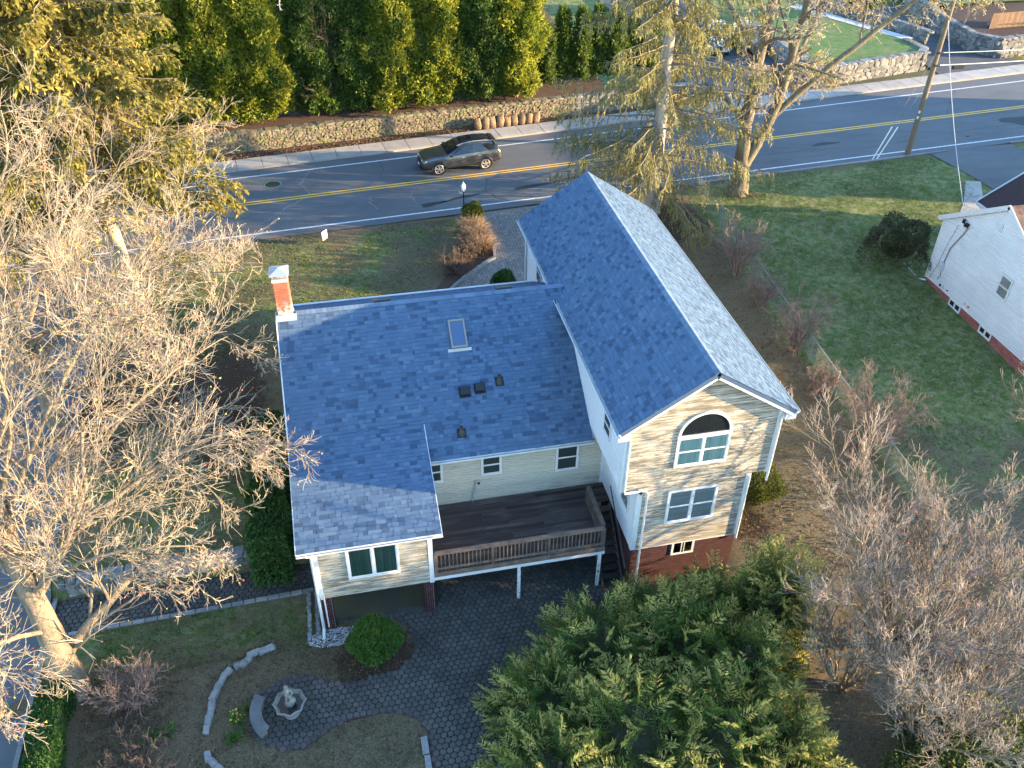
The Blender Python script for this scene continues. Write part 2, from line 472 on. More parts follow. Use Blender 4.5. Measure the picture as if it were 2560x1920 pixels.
dry += .6 * np.clip(1 - np.abs(V[:, 1] - near_e(V[:, 0])) / .9, 0, 1)
soil = .9 * blob(19.9, 15, 3.6, 2.6) + .6 * blob(11, -13, 6, 4) + .9 * blob(2, -9, 1.9, 1.6) + .5 * blob(-5.5, -10, 2.6, 3) + .7 * blob(16.2, -6.5, 1.6, 1.2) + .6 * blob(26, 17, 2.4, 1) + .6 * blob(-2.5, 3, 2, 6)+.35*blob(20,-14,4,4)+.55*blob(-8,4,6,8)
for nm, a in (("dry", dry), ("soil", soil)):
    at = me.attributes.new(nm, 'FLOAT', 'POINT'); at.data.foreach_set("value", a.astype(np.float32))
obj("ground", me, kind="structure", label="patchy green and brown lawn around the houses")

def strip(name, lo, hi, z, x0, x1, m, parent=None, step=1.5, **t):
    xs = np.arange(x0, x1 + .01, step)
    V = np.concatenate([np.stack([xs, lo(xs), np.full_like(xs, z)], 1), np.stack([xs, hi(xs), np.full_like(xs, z)], 1)])
    n = len(xs); i = np.arange(n - 1)
    return obj(name, raw_mesh(name, V, np.stack([i, i + 1, i + 1 + n, i + n], 1), m), parent, **t)
road = strip("road", near_e, kerb_y, 2.0, -90, 130, M_asph, kind="structure", label="grey two lane road crossing behind the house")
strip("edge_line", lambda x: near_w(x) - .06, lambda x: near_w(x) + .07, 2.006, -90, 130, M_line, road)
strip("edge_line", lambda x: far_w(x) - .06, lambda x: far_w(x) + .07, 2.006, -90, 130, M_line, road)
for o in (-.19, .09):
    strip("centre_line", lambda x: yel(x) + o, lambda x: yel(x) + o + .13, 2.006, -90, 130, M_yellow, road)
# cracks, tar patches and a manhole in the road
M_crack = mat("road_crack", (.03, .03, .032), rough=.9)
M_crackp = mat("pale_sealed_crack", (.24, .24, .24), rough=.9)
def ribbon(name, pts, w, z, m, parent, jit=.05):
    P = []
    for a, b in zip(pts[:-1], pts[1:]):
        n = max(2, int(math.dist(a, b) / .25))
        for k in range(n): P.append((a[0] + (b[0] - a[0]) * k / n + random.gauss(0, jit), a[1] + (b[1] - a[1]) * k / n + random.gauss(0, jit)))
    P.append(pts[-1]); V = []; F = []
    for i, p in enumerate(P):
        q = P[min(i + 1, len(P) - 1)]; o = P[max(i - 1, 0)]
        d = Vector((q[0] - o[0], q[1] - o[1])); d.normalize(); ww = w * random.uniform(.4, 1.2)
        V += [(p[0] - d.y * ww, p[1] + d.x * ww, z), (p[0] + d.y * ww, p[1] - d.x * ww, z)]
    for i in range(len(P) - 1): F.append((2 * i, 2 * i + 1, 2 * i + 3, 2 * i + 2))
    return obj(name, raw_mesh(name, np.array(V), F, m), parent)
for pts, w, m in (([(17.3, 27.9), (17.0, 26.2), (17.7, 24.8), (17.3, 23.6)], .022, M_crack), ([(11.6, 22.3), (11.2, 20.4), (12.0, 19.2), (12.6, 18.6)], .025, M_crack),
                  ([(1.2, 25.2), (.6, 23.5), (1.1, 21.9), (-.2, 20.5), (-1.5, 18.9)], .022, M_crackp), ([(4.6, 21.0), (4.4, 20.2), (4.8, 19.3)], .02, M_crackp), ([(7.0, 21.3), (6.8, 20.4), (7.1, 19.6)], .016, M_crackp),
                  ([(5.4, 26.2), (5.6, 24.6), (5.3, 23.1)], .014, M_crack), ([(28, 22.2), (33, 22.5), (37, 22.1), (42, 23)], .018, M_crack), ([(30, 23.5), (33.5, 22.6)], .016, M_crack), ([(40, 24.3), (44, 23.4), (50, 24.1)], .018, M_crack),
                  ([(26, 21.6), (29, 21.2), (34, 21.6)], .014, M_crack), ([(45, 26), (47, 28.5), (49, 31)], .016, M_crack), ([(14.6, 22.6), (20, 22.9), (27, 23.9)], .012, M_crack), ([(-8, 21), (-2, 20.1), (3, 20.4)], .014, M_crackp)):
    ribbon("crack", pts, w, 2.0045, m, road)
def patch(name, cx, cy, rx, ry, m, parent, z=2.005, n=22, rot=0.):
    V = []
    for k in range(n):
        t_ = 2 * math.pi * k / n; r_ = 1 + .22 * math.sin(3 * t_ + cx) + random.uniform(-.08, .08)
        px, py = rx * r_ * math.cos(t_), ry * r_ * math.sin(t_)
        V.append((cx + px * math.cos(rot) - py * math.sin(rot), cy + px * math.sin(rot) + py * math.cos(rot), z))
    return obj(name, raw_mesh(name, np.array(V), [list(range(n))], m), parent)
patch("tar_patch", 7.9, 19.35, .75, .22, M_patch, road, rot=.25); patch("tar_patch", 9.6, 19.85, 1.2, .14, M_patch, road, rot=.3)
patch("tar_patch", 14.1, 20.6, 1.4, .2, M_patch, road, rot=.2); patch("tar_patch", 16.6, 21.2, 1.1, .14, M_patch, road, rot=.2)
patch("tar_patch", 34.3, 23.2, 1.0, .22, M_patch, road, rot=.1); patch("tar_patch", 50.3, 24.4, 1.9, .8, M_patch, road); patch("tar_patch", 44.4, 22.6, .2, .12, M_patch, road)
mh = root("manhole_cover", (-1.2 + .2, 23.7, 2.0), "round iron manhole cover ringed with green paint in the road", "manhole cover")
MB().lathe([(.36, .004), (.36, .012), (.33, .015), (.05, .015)], (-1.0, 23.7, 2.0), 20).build("lid", M_patch, mh)
ringm = MB()
ringm.lathe([(.50, .006), (.50, .008), (.43, .009), (.43, .006)], (-1.0, 23.7, 2.0), 24); ringm.build("painted_ring", mat("green_paint", (.10, .30, .12), (.12, .14, .12), 9), mh)

# side street on the left, kerb and far pavement
V = []; F = []
ys = np.arange(-40, 17.4, .8)
for y in ys:
    z = H(-10, y) + .012
    for x in (-17.0, -13.0, -8.75): V.append((x - max(0, y - 9) * .0, y, H(x, y) + .014))
for i in range(len(ys) - 1):
    for k in (0, 1): F.append((i * 3 + k, i * 3 + k + 1, i * 3 + k + 4, i * 3 + k + 3))
obj("side_road", raw_mesh("side_road", np.array(V), F, M_asph), kind="structure", label="asphalt side road along the tree row")
sw = obj("sidewalk", raw_mesh("sidewalk", *[np.array(a) for a in ([(-90, kerb_y(-90) - .01, 1.9), (130, kerb_y(130) - .01, 1.9), (130, walk_y(130), 2.085), (-90, walk_y(-90), 2.085)], [(0, 1, 2, 3)])], mat("kerb_joint", (.10, .095, .09), rough=.95)),
         kind="structure", label="pale concrete sidewalk on the far side of the road")
items = []
dxy = unit(np.array([1, .122, 0])); nrm = np.array([-dxy[1], dxy[0], 0])
for k in range(-24, 66):
    x0 = k * 1.52
    o = np.array([x0, kerb_y(x0), 1.99])
    if -14 < x0 < 66:
        items.append((mx(o + nrm * .17, dxy * 1.50, nrm * 1.40, (0, 0, .125 + random.uniform(-.004, .006))), sw, 0))
        items.append((mx(o, dxy * 1.51, nrm * .15, (0, 0, .12)), sw, 0))
U_SLAB = (arr([(0, 0, 0), (1, 0, 0), (1, 1, 0), (0, 1, 0), (0, 0, .93), (1, 0, .93), (1, 1, .93), (0, 1, .93), (.006, .008, 1), (.994, .008, 1), (.994, .992, 1), (.006, .992, 1)]),
          np.array([(0, 1, 5, 4), (1, 2, 6, 5), (2, 3, 7, 6), (3, 0, 4, 7), (4, 5, 9, 8), (5, 6, 10, 9), (6, 7, 11, 10), (7, 4, 8, 11), (8, 9, 10, 11)]))
pieces("slab", "slabs", U_SLAB, items, M_walk)
strip("verge", lambda x: walk_y(x) - .05, lambda x: walk_y(x) + 1.5, 2.06, -40, 37, M_mulch, kind="structure", label="strip of leaf litter below the stone wall")

# raised bed behind the stone wall
wall_y = lambda x: 29.0 + .11 * x
V = []; F = []
bx = np.arange(-40, 22.1, 2.0)
for x in bx:
    for d, z in ((.15, 3.22), (3, 3.45), (8, 3.6), (30, 4.2), (120, 5.5)): V.append((x, wall_y(x) + d, z + random.uniform(-.03, .03)))
for i in range(len(bx) - 1):
    for k in range(4): F.append((i * 5 + k, i * 5 + 5 + k, i * 5 + 6 + k, i * 5 + 1 + k))
obj("planting_bed", raw_mesh("planting_bed", np.array(V), F, M_mulch, True), kind="structure", label="raised bed of leaf litter behind the stone wall")

def stone_wall(name, line, z0, z1, label, m, size=.36, thick=.45, cap=300, courses=None, jit=.25, plant=None, mort=None):
    """line: list of (x,y); outer face on the right-hand side of travel"""
    r0 = root(name, (line[0][0], line[0][1], z0), label, "stone wall")
    core = MB(); items = []
    for (a, b) in zip(line[:-1], line[1:]):
        a = Vector((*a, 0)); b = Vector((*b, 0)); L = (b - a).length; d = (b - a) / L; n = Vector((d.y, -d.x, 0))
        hh = z1 - z0
        core.prism([a + n * -.05 + Vector((0, 0, z0 - .2)), b + n * -.05 + Vector((0, 0, z0 - .2)), b - n * thick + Vector((0, 0, z0 - .2)), a - n * thick + Vector((0, 0, z0 - .2))], (0, 0, hh + .14))
        zc = z0 - .05
        while zc < z1 - .08:
            rh = random.uniform(.7, 1.15) * size * .8
            if z1 - zc < rh * 1.5: rh = z1 - zc
            s = random.uniform(-.3, 0)
            while s < L:
                w = random.uniform(.65, 1.6) * size
                h_ = rh * random.uniform(.9, 1.22); ang = random.uniform(-jit, jit)
                dd = d * math.cos(ang) + Vector((0, 0, 1)) * math.sin(ang); uu = Vector((0, 0, 1)) * math.cos(ang) - d * math.sin(ang)
                o = a + d * (s + w / 2) + n * random.uniform(-.08, -.02) + Vector((0, 0, zc + rh / 2 + random.uniform(-.03, .03)))
                items.append((mx(o, dd * w * 1.06, n * .26, uu * h_ * 1.04), r0, random.randrange(6)))
                s += w * .97
            zc += rh * .98
        s = 0
        while s < L:      # coping
            w = random.uniform(.35, .7)
            items.append((mx(a + d * (s + w / 2) - n * (thick * .5 - .02) + Vector((0, 0, z1 + random.uniform(-.02, .03))), d * w * 1.02, n * (thick + .12), (0, 0, .17)), r0, random.randrange(6)))
            s += w
    core.build("mortar", mort or mat("wall_mortar", (.15, .125, .09), (.08, .07, .05), 3, .95), r0)
    pieces("stone", "stones", U_ROCK, items, m, cap)
    return r0
stone_wall("stone_wall", [(-24, wall_y(-24)), (0, wall_y(0)), (19.5, wall_y(19.5))], 2.06, 3.25, "long tan fieldstone retaining wall below the tall evergreen hedge trees", M_gran2, .21, jit=.5)
strip("bed_drift", lambda x: wall_y(x) - .55, lambda x: wall_y(x) - .02, 2.09, -24, 20, M_mulch, kind="stuff")

# paved yard behind the house: dark hexagonal pavers one by one
yard = [(-1.95, -10.79), (-1.6, -11.39), (-.97, -11.76), (-.33, -11.75), (.15, -11.46), (.6, -11.17), (1.26, -11.1), (2.06, -11.09), (2.67, -11.22), (3.08, -11.53), (3.29, -12.02), (3.3, -12.6), (3.26, -15), (8, -15.5), (10.8, -12), (10.9, -4.5), (.5, -4.5), (.5, -7.4),
        (2.6, -7.5), (3.11, -7.89), (3.3, -8.29), (3.29, -8.82), (3.09, -9.29), (2.67, -9.6), (2.06, -9.72), (1.36, -9.77), (.68, -9.74), (.14, -9.44), (-.49, -9.17), (-1.12, -9.26), (-1.64, -9.58), (-2.0, -10.2)]
def inside(poly, x, y):
    c = False; j = len(poly) - 1
    for i in range(len(poly)):
        xi, yi = poly[i]; xj, yj = poly[j]
        if (yi > y) != (yj > y) and x < (xj - xi) * (y - yi) / (yj - yi) + xi: c = not c
        j = i
    return c
def poly_sheet(name, poly, z, m, parent=None, **t):
    from mathutils.geometry import tessellate_polygon
    pv = [Vector((x, y, z if not callable(z) else z(x, y))) for x, y in poly]
    return obj(name, raw_mesh(name, np.array([tuple(v) for v in pv]), [tuple(f) for f in tessellate_polygon([pv])], m), parent, **t)
patio = poly_sheet("patio", yard, .022, M_joint, kind="structure", label="dark mossy hexagonal paver yard behind the house")
path2 = poly_sheet("garden_path", [(-8.6, -6.05), (.3, -5.68), (.3, -4.5), (-8.6, -4.55)], .02, M_joint, kind="structure", label="narrow paver path leading to the side road")
items = []
pd = .203
for r_ in range(-4, 76):
    for c_ in range(-55, 72):
        x = c_ * pd + (r_ % 2) * pd / 2; y = -15.2 + r_ * pd * .866
        s_ = pd * .95
        M_ = mx((x + random.gauss(0, .006), y + random.gauss(0, .006), .018 + random.uniform(0, .012)), (s_, 0, random.gauss(0, .004)), (0, s_, random.gauss(0, .004)), (0, 0, .035))
        if inside(yard, x, y) and not (4.4 > x > .5 and y > -7.2): items.append((M_, patio))
        elif -8.5 < x < .2 and -5.75 + .04 * x < y < -4.6: items.append((M_, path2))
pieces("paver", "pavers", U_PAVER, items, M_paver, 300)
poly_sheet("carport_slab", [(.45, -7.45), (4.2, -7.45), (4.2, -4.6), (.45, -4.6)], .034, M_slab, kind="structure", label="mossy yellow stained slab under the raised room")
# soldier course bricks edging the yard
items = []
edge = root("brick_edging", (2.6, -9.7, 0), "dark soldier course brick edging curving round the paver yard", "edging")
def edging(poly, w, dep, h, par, z=.02, gap=.012, unitidx=0):
    out = []; P = [Vector((*p, 0)) for p in poly]; s = 0
    for a, b in zip(P[:-1], P[1:]):
        L = (b - a).length; d = (b - a) / L; n = Vector((-d.y, d.x, 0)); k = max(1, round(L / w)); ww = L / k
        for i in range(k):
            out.append((mx(a + d * (i * ww) + Vector((0, 0, H(a.x, a.y) * 0 + z - .05 + random.uniform(0, .012))), d * (ww - gap), n * dep, (0, 0, h)), par, unitidx))
    return out
items += edging(yard[0:13], .085, .2, .065, edge); items += edging(yard[18:31], .085, .2, .065, edge)
pieces("brick", "bricks", U_BOX, items, mat("dark_edging_brick", (.075, .042, .040), (.05, .034, .034), 6, .85, isl=.3), 300)

# ------------------------------------------------------------------ the house
hs = root("house", (6, 0, 0), "cream clapboard house with slate blue shingle roof and tall overhanging wing", "house")
ZR, SL = 7.91, .6594
EY, EZ = -5.01, 7.91 - .6594 * 5.01
SY = -3.893; SZ = ZR + SL * SY
SEY, SEZ = -7.754, 4.015
WX, WR, WEZ, WL, WRX = 12.794, 9.5, 7.617, 9.926, 15.662
WY0, WY1 = -8.22, 5.88
UX0, UX1, UY0, UY1, UZ0 = 10.26, 15.327, -7.918, 5.60, 4.91
LX0, LX1, LZ0 = 10.89, 14.695, 2.08
BWY = -4.57

shing = []
def slope(name, o, u, v, w, L, holes=None):
    """o eave corner, u unit along eave, v unit up slope; returns part, fills shing"""
    o, u, v = Vector(o), Vector(u), Vector(v); n = u.cross(v).normalized()
    b = MB(); b.prism([o + n * .004, o + u * w + n * .004, o + u * w + v * L + n * .004, o + v * L + n * .004], -n * .14)
    part = b.build(name, M_under, hs)
    e = .15; nc = int(math.ceil(L / e))
    for c in range(nc):
        s = -random.uniform(0, .3); up_ = True
        while s < w:
            wd = random.choice((.13, .16, .2, .25, .3)) * random.uniform(.85, 1.15)
            a, b2 = max(s, -.012), min(s + wd, w + .012)
            if b2 - a > .03:
                ee = min(e, L - c * e)
                th = .0085 + random.uniform(0, .0015) if up_ else .0040 + random.uniform(0, .001)
                drop = random.choice((0, 0, .006)) if up_ else -.026
                p = o + u * a + v * (c * e - drop - (.012 if c == 0 else 0)) + n * (.006)
                shing.append((mx(p, u * (b2 - a - .004), v * (ee - (.001 if up_ else .03)), n * th), part))
            s += wd; up_ = (not up_) if random.random() < .8 else up_
    return part
dn = math.hypot(1, SL)
vmain = (0, 1 / dn, SL / dn)
slope("roof_slope", (4.5, EY, EZ), (1, 0, 0), vmain, UX0 - 4.5 + .02, 5.01 * dn)
slope("roof_slope", (0, SY - .02, SZ - .02 * SL), (1, 0, 0), vmain, 4.5, (-SY + .02) * dn)
sv = Vector((0, SY - SEY, SZ - SEZ)); sL = sv.length; sv.normalize()
slope("roof_slope", (0, SEY, SEZ + .03), (1, 0, 0), sv, 4.5, sL)
FY, FZ = 4.15, 5.56
fv = Vector((0, -FY, ZR - FZ)); fL = fv.length; fv.normalize()
slope("roof_slope", (10.3, FY, FZ), (-1, 0, 0), fv, 10.3, fL)
wv = Vector((WX - WL, 0, WR - WEZ)); wL = wv.length; wv.normalize()
slope("roof_slope", (WL, WY1, WEZ), (0, -1, 0), wv, WY1 - WY0, wL)
wv2 = Vector((WX - WRX, 0, WR - WEZ)).normalized()
slope("roof_slope", (WRX, WY0, WEZ), (0, 1, 0), wv2, WY1 - WY0, wL)
pieces("shingle", "shingles", U_SHINGLE, shing, M_shingle, 300)
# ridge caps folded over the ridges
def cap_mesh(k):
    h = .13
    V = [(0, -h, -h * k), (1, -h, -h * k), (1, 0, .0), (0, 0, .0), (1, h, -h * k), (0, h, -h * k)]
    V += [(x, y, z + .009 if x == 0 else z + .004) for x, y, z in V]
    F = [(6, 7, 8, 9), (9, 8, 10, 11), (0, 3, 9, 6), (3, 5, 11, 9), (0, 6, 7, 1), (5, 4, 10, 11), (1, 7, 8, 2), (2, 8, 10, 4)]
    return arr(V), np.array(F)
its = []
x = .62
while x < 10.35: its.append((mx((x, 0, ZR + .022), (.2, 0, 0), (0, 1, 0), (0, 0, 1)), hs)); x += .188
y = WY0 - .01
while y < WY1 - .1: its.append((mx((WX, y, WR + .022), (0, .2, 0), (1, 0, 0), (0, 0, 1)), hs)); y += .188
pieces("ridge_cap", "ridge_caps", cap_mesh(.655), its, M_cap, 300)

# walls: solid cores, then boards one by one
boards = []
def core(name, a, b, m): return MB().box(a, b).build(name, m, hs)
def clap(part, o, u, n, w, z0, z1, e=.118, lim=None, m=0):
    """rows of clapboard on a wall: o corner, u along, n outward; lim(z)->(s0,s1) clips to a gable"""
    u, n = Vector(u), Vector(n); z = z0
    while z < z1 - .01:
        h_ = min(e, z1 - z); s0, s1 = (0, w) if lim is None else lim(z + h_)
        if s1 - s0 > .1:
            boards.append((mx(Vector((o[0], o[1], z)) + u * s0, u * (s1 - s0), n * .034, (0, 0, h_)), part, m))
        z += e
upper = core("upper_wall", (UX0 + .03, UY0 + .03, UZ0), (UX1 - .03, UY1, WEZ + .02), M_soffit)
lower = core("lower_wall", (LX0 + .03, UY0 + .033, LZ0), (LX1 - .03, UY1 - .1, UZ0 + .05), M_soffit)
basew = core("base_wall", (LX0 + .03, UY0 + .045, -.3), (LX1 - .05, UY1 - .15, LZ0 + .02), M_mortar)
gz = lambda x: WR - (abs(x - WX)) * (WR - WEZ) / (WX - WL) - .16
for yy in (UY0 + .03, UY1 - .12):
    g_ = MB().prism([(UX0 + .03, yy, WEZ - .1), (UX1 - .03, yy, WEZ - .1), (UX1 - .03, yy, gz(UX1)), (WX, yy, gz(WX)), (UX0 + .03, yy, gz(UX0))], (0, .12, 0))
    gp = g_.build("gable_wall", M_soffit, hs)
    if yy < 0: gable = gp
frontw = core("room_wall", (.463 + .03, -7.55, 1.67), (4.175 - .03, BWY + .1, 3.95), M_soffit)
MB().prism([(.49, -7.54, 3.9), (.49, BWY + .1, 3.9), (.49, BWY + .1, 4.9), (.49, -7.54, 3.98)], (3.65, 0, 0)).build("room_gable", M_soffit, hs)
mainw = core("main_wall", (.28, BWY + .03, 0), (UX0 + .3, 3.7, 4.6), M_soffit)
for xx in (.25, 10.0):
    MB().prism([(xx, BWY + .05, 4.55), (xx, 3.7, 4.55), (xx, 3.7, 5.7), (xx, 0, ZR - .12), (xx, BWY + .05, EZ + .15)], (.12, 0, 0)).build("end_wall", M_soffit, hs)
clap(upper, (UX0, UY0, 0), (1, 0, 0), (0, -1, 0), UX1 - UX0, UZ0 + .03, WEZ)
clap(gable, (UX0, UY0, 0), (1, 0, 0), (0, -1, 0), UX1 - UX0, WEZ + .001, WR, lim=lambda z: (max(0, WX - UX0 - (WR - .16 - z) / .6566), min(UX1 - UX0, WX - UX0 + (WR - .16 - z) / .6566)))
clap(lower, (LX0, UY0, 0), (1, 0, 0), (0, -1, 0), LX1 - LX0, LZ0, UZ0 + .03)
clap(upper, (UX0, UY1, 0), (0, -1, 0), (-1, 0, 0), UY1 - UY0, UZ0, WEZ - .06, e=.135, m=1)
clap(lower, (LX0, BWY, 0), (0, -1, 0), (-1, 0, 0), BWY - UY0, LZ0, UZ0, m=1)
clap(frontw, (.463, -7.58, 0), (1, 0, 0), (0, -1, 0), 4.175 - .463, 1.67, 4.06)
clap(mainw, (4.175, BWY, 0), (1, 0, 0), (0, -1, 0), LX0 - 4.175, 2.12, 4.5, m=2)
clap(upper, (UX1, UY0, 0), (0, 1, 0), (1, 0, 0), UY1 - UY0, UZ0, WEZ - .06, e=.135, m=1)
clap(lower, (LX1, UY0, 0), (0, 1, 0), (1, 0, 0), UY1 - UY0 - .1, LZ0, UZ0, e=.135, m=1)
for k, mm in enumerate((M_cream, M_whitev, M_cream2)):
    pieces("clapboard", "clapboards", U_CLAP, [(a, b) for a, b, c in boards if c == k], mm, 300)
MB().box((UX0, UY0 + .005, UZ0 - .012), (UX1, UY1, UZ0 + .03)).build("overhang_soffit", M_soffit, hs)

# trim: rakes, fascias, gutters, corner posts
tr = MB()
def rake(y, x0, z0, x1, z1, w=.06, h=.2): tr.beam((x0, y, z0), (x1, y, z1), w, h)
def part(name, fn, m=None):
    b = MB(); fn(b); return b.build(name, m or M_white, hs)
for y in (WY0 + .03, WY1 - .03):
    for s_, xe in ((-1, WL), (1, WRX)):
        part("rake_board", lambda b: b.beam((WX, y, WR - .13), (xe - s_ * .02, y, WEZ - .13), .05, .21, up=(0, 0, 1)))
        part("rake_soffit", lambda b: b.beam((WX, y + (.14 if y < 0 else -.14), WR - .17), (xe, y + (.14 if y < 0 else -.14), WEZ - .17), .24, .02), M_soffit)
for s_, xe, ux in ((-1, WL, UX0), (1, WRX, UX1)):
    part("eave_soffit", lambda b: b.box((min(xe, ux), WY0 + .06, WEZ - .2), (max(xe, ux), WY1 - .06, WEZ - .17)), M_soffit)
    part("fascia", lambda b: b.box((xe - .015, WY0 + .06, WEZ - .21), (xe + .02, WY1 - .06, WEZ - .035)))
    def gut(b):
        prof = [(0, 0), (.07, 0), (.11, .07), (.11, .105), (.10, .105), (.095, .07), (.062, .012), (.012, .012), (.012, .1), (0, .1)]
        b.prism([(xe + s_ * p[0], WY0 + .03, WEZ - .135 + p[1]) for p in prof], (0, WY1 - WY0 - .06, 0))
    part("gutter", gut)
    part("cornice_return", lambda b: b.box((min(ux, xe + s_ * .02), WY0 + .05, WEZ - .36), (max(ux, xe + s_ * .02), UY0 + .02, WEZ - .1)))
def gutter_x(name, x0, x1, y, z):
    prof = [(0, 0), (.07, 0), (.11, .07), (.11, .105), (.10, .105), (.095, .07), (.062, .012), (.012, .012), (.012, .1), (0, .1)]
    part(name, lambda b: b.prism([(x0, y - p[0], z + p[1]) for p in prof], (x1 - x0, 0, 0)))
gutter_x("gutter", 4.52, UX0 - .02, EY + .0, EZ - .13)
gutter_x("gutter", -.02, 4.53, SEY + .0, SEZ - .1)
part("fascia", lambda b: b.box((4.5, EY + .002, EZ - .16), (UX0, EY + .03, EZ - .01)))
part("fascia", lambda b: b.box((0, SEY + .002, SEZ - .17), (4.5, SEY + .03, SEZ + .01)))
part("soffit", lambda b: b.box((4.2, EY + .03, EZ - .13), (UX0, BWY + .04, EZ - .10)), M_soffit)
part("soffit", lambda b: b.box((.0, SEY + .03, SEZ - .15), (4.5, -7.54, SEZ - .12)), M_soffit)
part("gutter", lambda b: b.box((-.02, FY - .01, FZ - .06), (10.2, FY + .10, FZ + .035)))
part("roof_edge_trim", lambda b: [b.beam((-.02, 0, ZR - .07), (-.02, SY, SZ - .07), .04, .17), b.beam((-.02, SY, SZ - .07), (-.02, SEY, SEZ - .05), .04, .17), b.beam((-.02, 0, ZR - .07), (-.02, FY, FZ - .07), .04, .17)])
part("roof_edge_trim", lambda b: b.beam((4.515, SY, SZ - .05), (4.515, SEY, SEZ - .06), .03, .15))
part("step_flashing", lambda b: b.beam((UX0 - .015, -.5, ZR - .5 * SL + .07), (UX0 - .015, EY, EZ + .07), .02, .12), M_steel)
for x, y, z0, z1, w in ((.463, -7.58, 1.62, 4.0, .13), (4.175, -7.58, 1.62, 4.0, .15)):
    part("corner_board", lambda b: b.box((x - .01 if x < 1 else x - w + .02, y - .045, z0), (x + w - .01 if x < 1 else x + .02, y + .1, z1)))
for x, y0, z0, z1, s_ in ((UX0, UY0, UZ0 - .03, WEZ - .12, 1), (UX1, UY0, UZ0 - .03, WEZ - .12, -1), (LX0, UY0, LZ0 - .02, UZ0, 1), (LX1, UY0, LZ0 - .02, UZ0, -1)):
    part("corner_board", lambda b: [b.box((min(x - s_ * .045, x + s_ * .13), y0 - .045, z0), (max(x - s_ * .045, x + s_ * .13), y0 + .002, z1)), b.box((min(x - s_ * .046, x), y0 + .001, z0), (max(x - s_ * .046, x), y0 + .14, z1))])
part("corner_board", lambda b: b.box((UX0 - .04, 5.45, 2.0), (UX0 + .06, UY1 + .03, WEZ - .1)))
part("corner_board", lambda b: b.box((LX0 - .16, BWY - .045, 2.1), (LX0 - .0, BWY - .02, EZ - .1)))
part("frieze_board", lambda b: b.box((LX0 + .1, UY0 - .03, LZ0 - .05), (LX1 - .1, UY0 + .02, LZ0 + .01)))
part("soffit_board", lambda b: b.box((.5, -7.56, 1.60), (4.1, BWY, 1.675)), M_soffit)
def pipe(name, pts, w=.085): part(name, lambda b: b.tube(pts, w / 2, 8))
pipe("downspout", [(UX0 - .12, UY0 - .1, WEZ - .14), (UX0 + .10, UY0 - .09, WEZ - .34), (UX0 + .10, UY0 - .09, UZ0 + .12), (UX0 + .12, UY0 - .09, UZ0 - .04), (LX0 + .18, UY0 - .09, UZ0 - .05), (LX0 + .28, UY0 - .09, UZ0 - .18), (LX0 + .28, UY0 - .09, .5), (LX0 + .2, UY0 - .3, .15)])
pipe("downspout", [(WRX - .05, UY0 - .1, WEZ - .14), (UX1 - .03, UY0 - .095, WEZ - .34), (UX1 - .03, UY0 - .095, UZ0 - .35)])
pipe("downspout", [(LX1 - .03, UY0 - .095, UZ0 - .05), (LX1 - .03, UY0 - .095, LZ0 - .15)])
pipe("downspout", [(.25, SEY - .04, SEZ - .08), (.40, -7.66, SEZ - .25), (.40, -7.66, .25), (.38, -8.0, .1)], .1)
pipe("downspout", [(.58, -7.7, 1.9), (.58, -7.7, .3)], .05)
pipe("downspout", [(UX0 - .09, 5.5, WEZ - .2), (UX0 - .09, 5.5, 2.1)])

# brick work: base wall, piers and chimney
bricks = []; cbr = []
def brickwall(o, u, n, w, z0, z1, par, out, bl=.205, bh=.067, skip=None):
    u, n = Vector(u), Vector(n); z = z0; k = 0
    while z < z1 - .03:
        s = -(k % 2) * bl / 2
        while s < w - .01:
            a, b = max(0, s), min(w, s + bl)
            if b - a > .03 and not (skip and skip((a + b) / 2, z)):
                out.append((mx(Vector(o) * 1.0 + Vector((0, 0, z - o[2])) + u * a, u * (b - a - .011), n * .02, (0, 0, min(bh, z1 - z) - .011)), par))
            s += bl
        z += bh; k += 1
brickwall((LX0, UY0 + .04, 0), (1, 0, 0), (0, -1, 0), LX1 - LX0, -.1, LZ0 - .04, basew, bricks, skip=lambda s, z: 1.5 < s < 2.3 and 1.5 < z < 2.1)
brickwall((LX0 + .03, BWY, 0), (0, -1, 0), (-1, 0, 0), BWY - UY0, 0, LZ0, basew, bricks)
brickwall((LX1 - .05, UY0 + .04, 0), (0, 1, 0), (1, 0, 0), 2.5, .5, LZ0, basew, bricks)
for px in (.49, 3.86):
    pier = core("brick_pier", (px, -7.53, -.1), (px + .29, -7.24, 1.62), M_mortar)
    brickwall((px, -7.53, 0), (1, 0, 0), (0, -1, 0), .29, 0, 1.62, pier, bricks, bl=.15)
    brickwall((px + .29, -7.53, 0), (0, 1, 0), (1, 0, 0), .29, 0, 1.62, pier, bricks, bl=.15)
    brickwall((px, -7.24, 0), (0, -1, 0), (-1, 0, 0), .29, 0, 1.62, pier, bricks, bl=.15)
chim = core("chimney", (.07, -.16, 5.0), (.55, .34, 9.22), M_mortar)
for o, u, n, w in (((.07, -.16, 0), (1, 0, 0), (0, -1, 0), .48), ((.55, -.16, 0), (0, 1, 0), (1, 0, 0), .5), ((.07, .34, 0), (0, -1, 0), (-1, 0, 0), .5), ((.55, .34, 0), (-1, 0, 0), (0, 1, 0), .48)):
    brickwall(o, u, n, w, 7.7, 9.22, chim, cbr, bl=.2)
pieces("brick", "bricks", U_BRICK, cbr, M_cbrick, 160)
pieces("brick", "bricks", U_BRICK, bricks, M_brick, 140)
MB().box((.04, -.19, 9.22), (.58, .37, 9.34)).build("chimney_crown", M_conc, chim)
cg = MB()
for x in np.linspace(.09, .53, 6): cg.box((x - .006, -.15, 9.34), (x + .006, -.138, 9.5)); cg.box((x - .006, .318, 9.34), (x + .006, .33, 9.5))
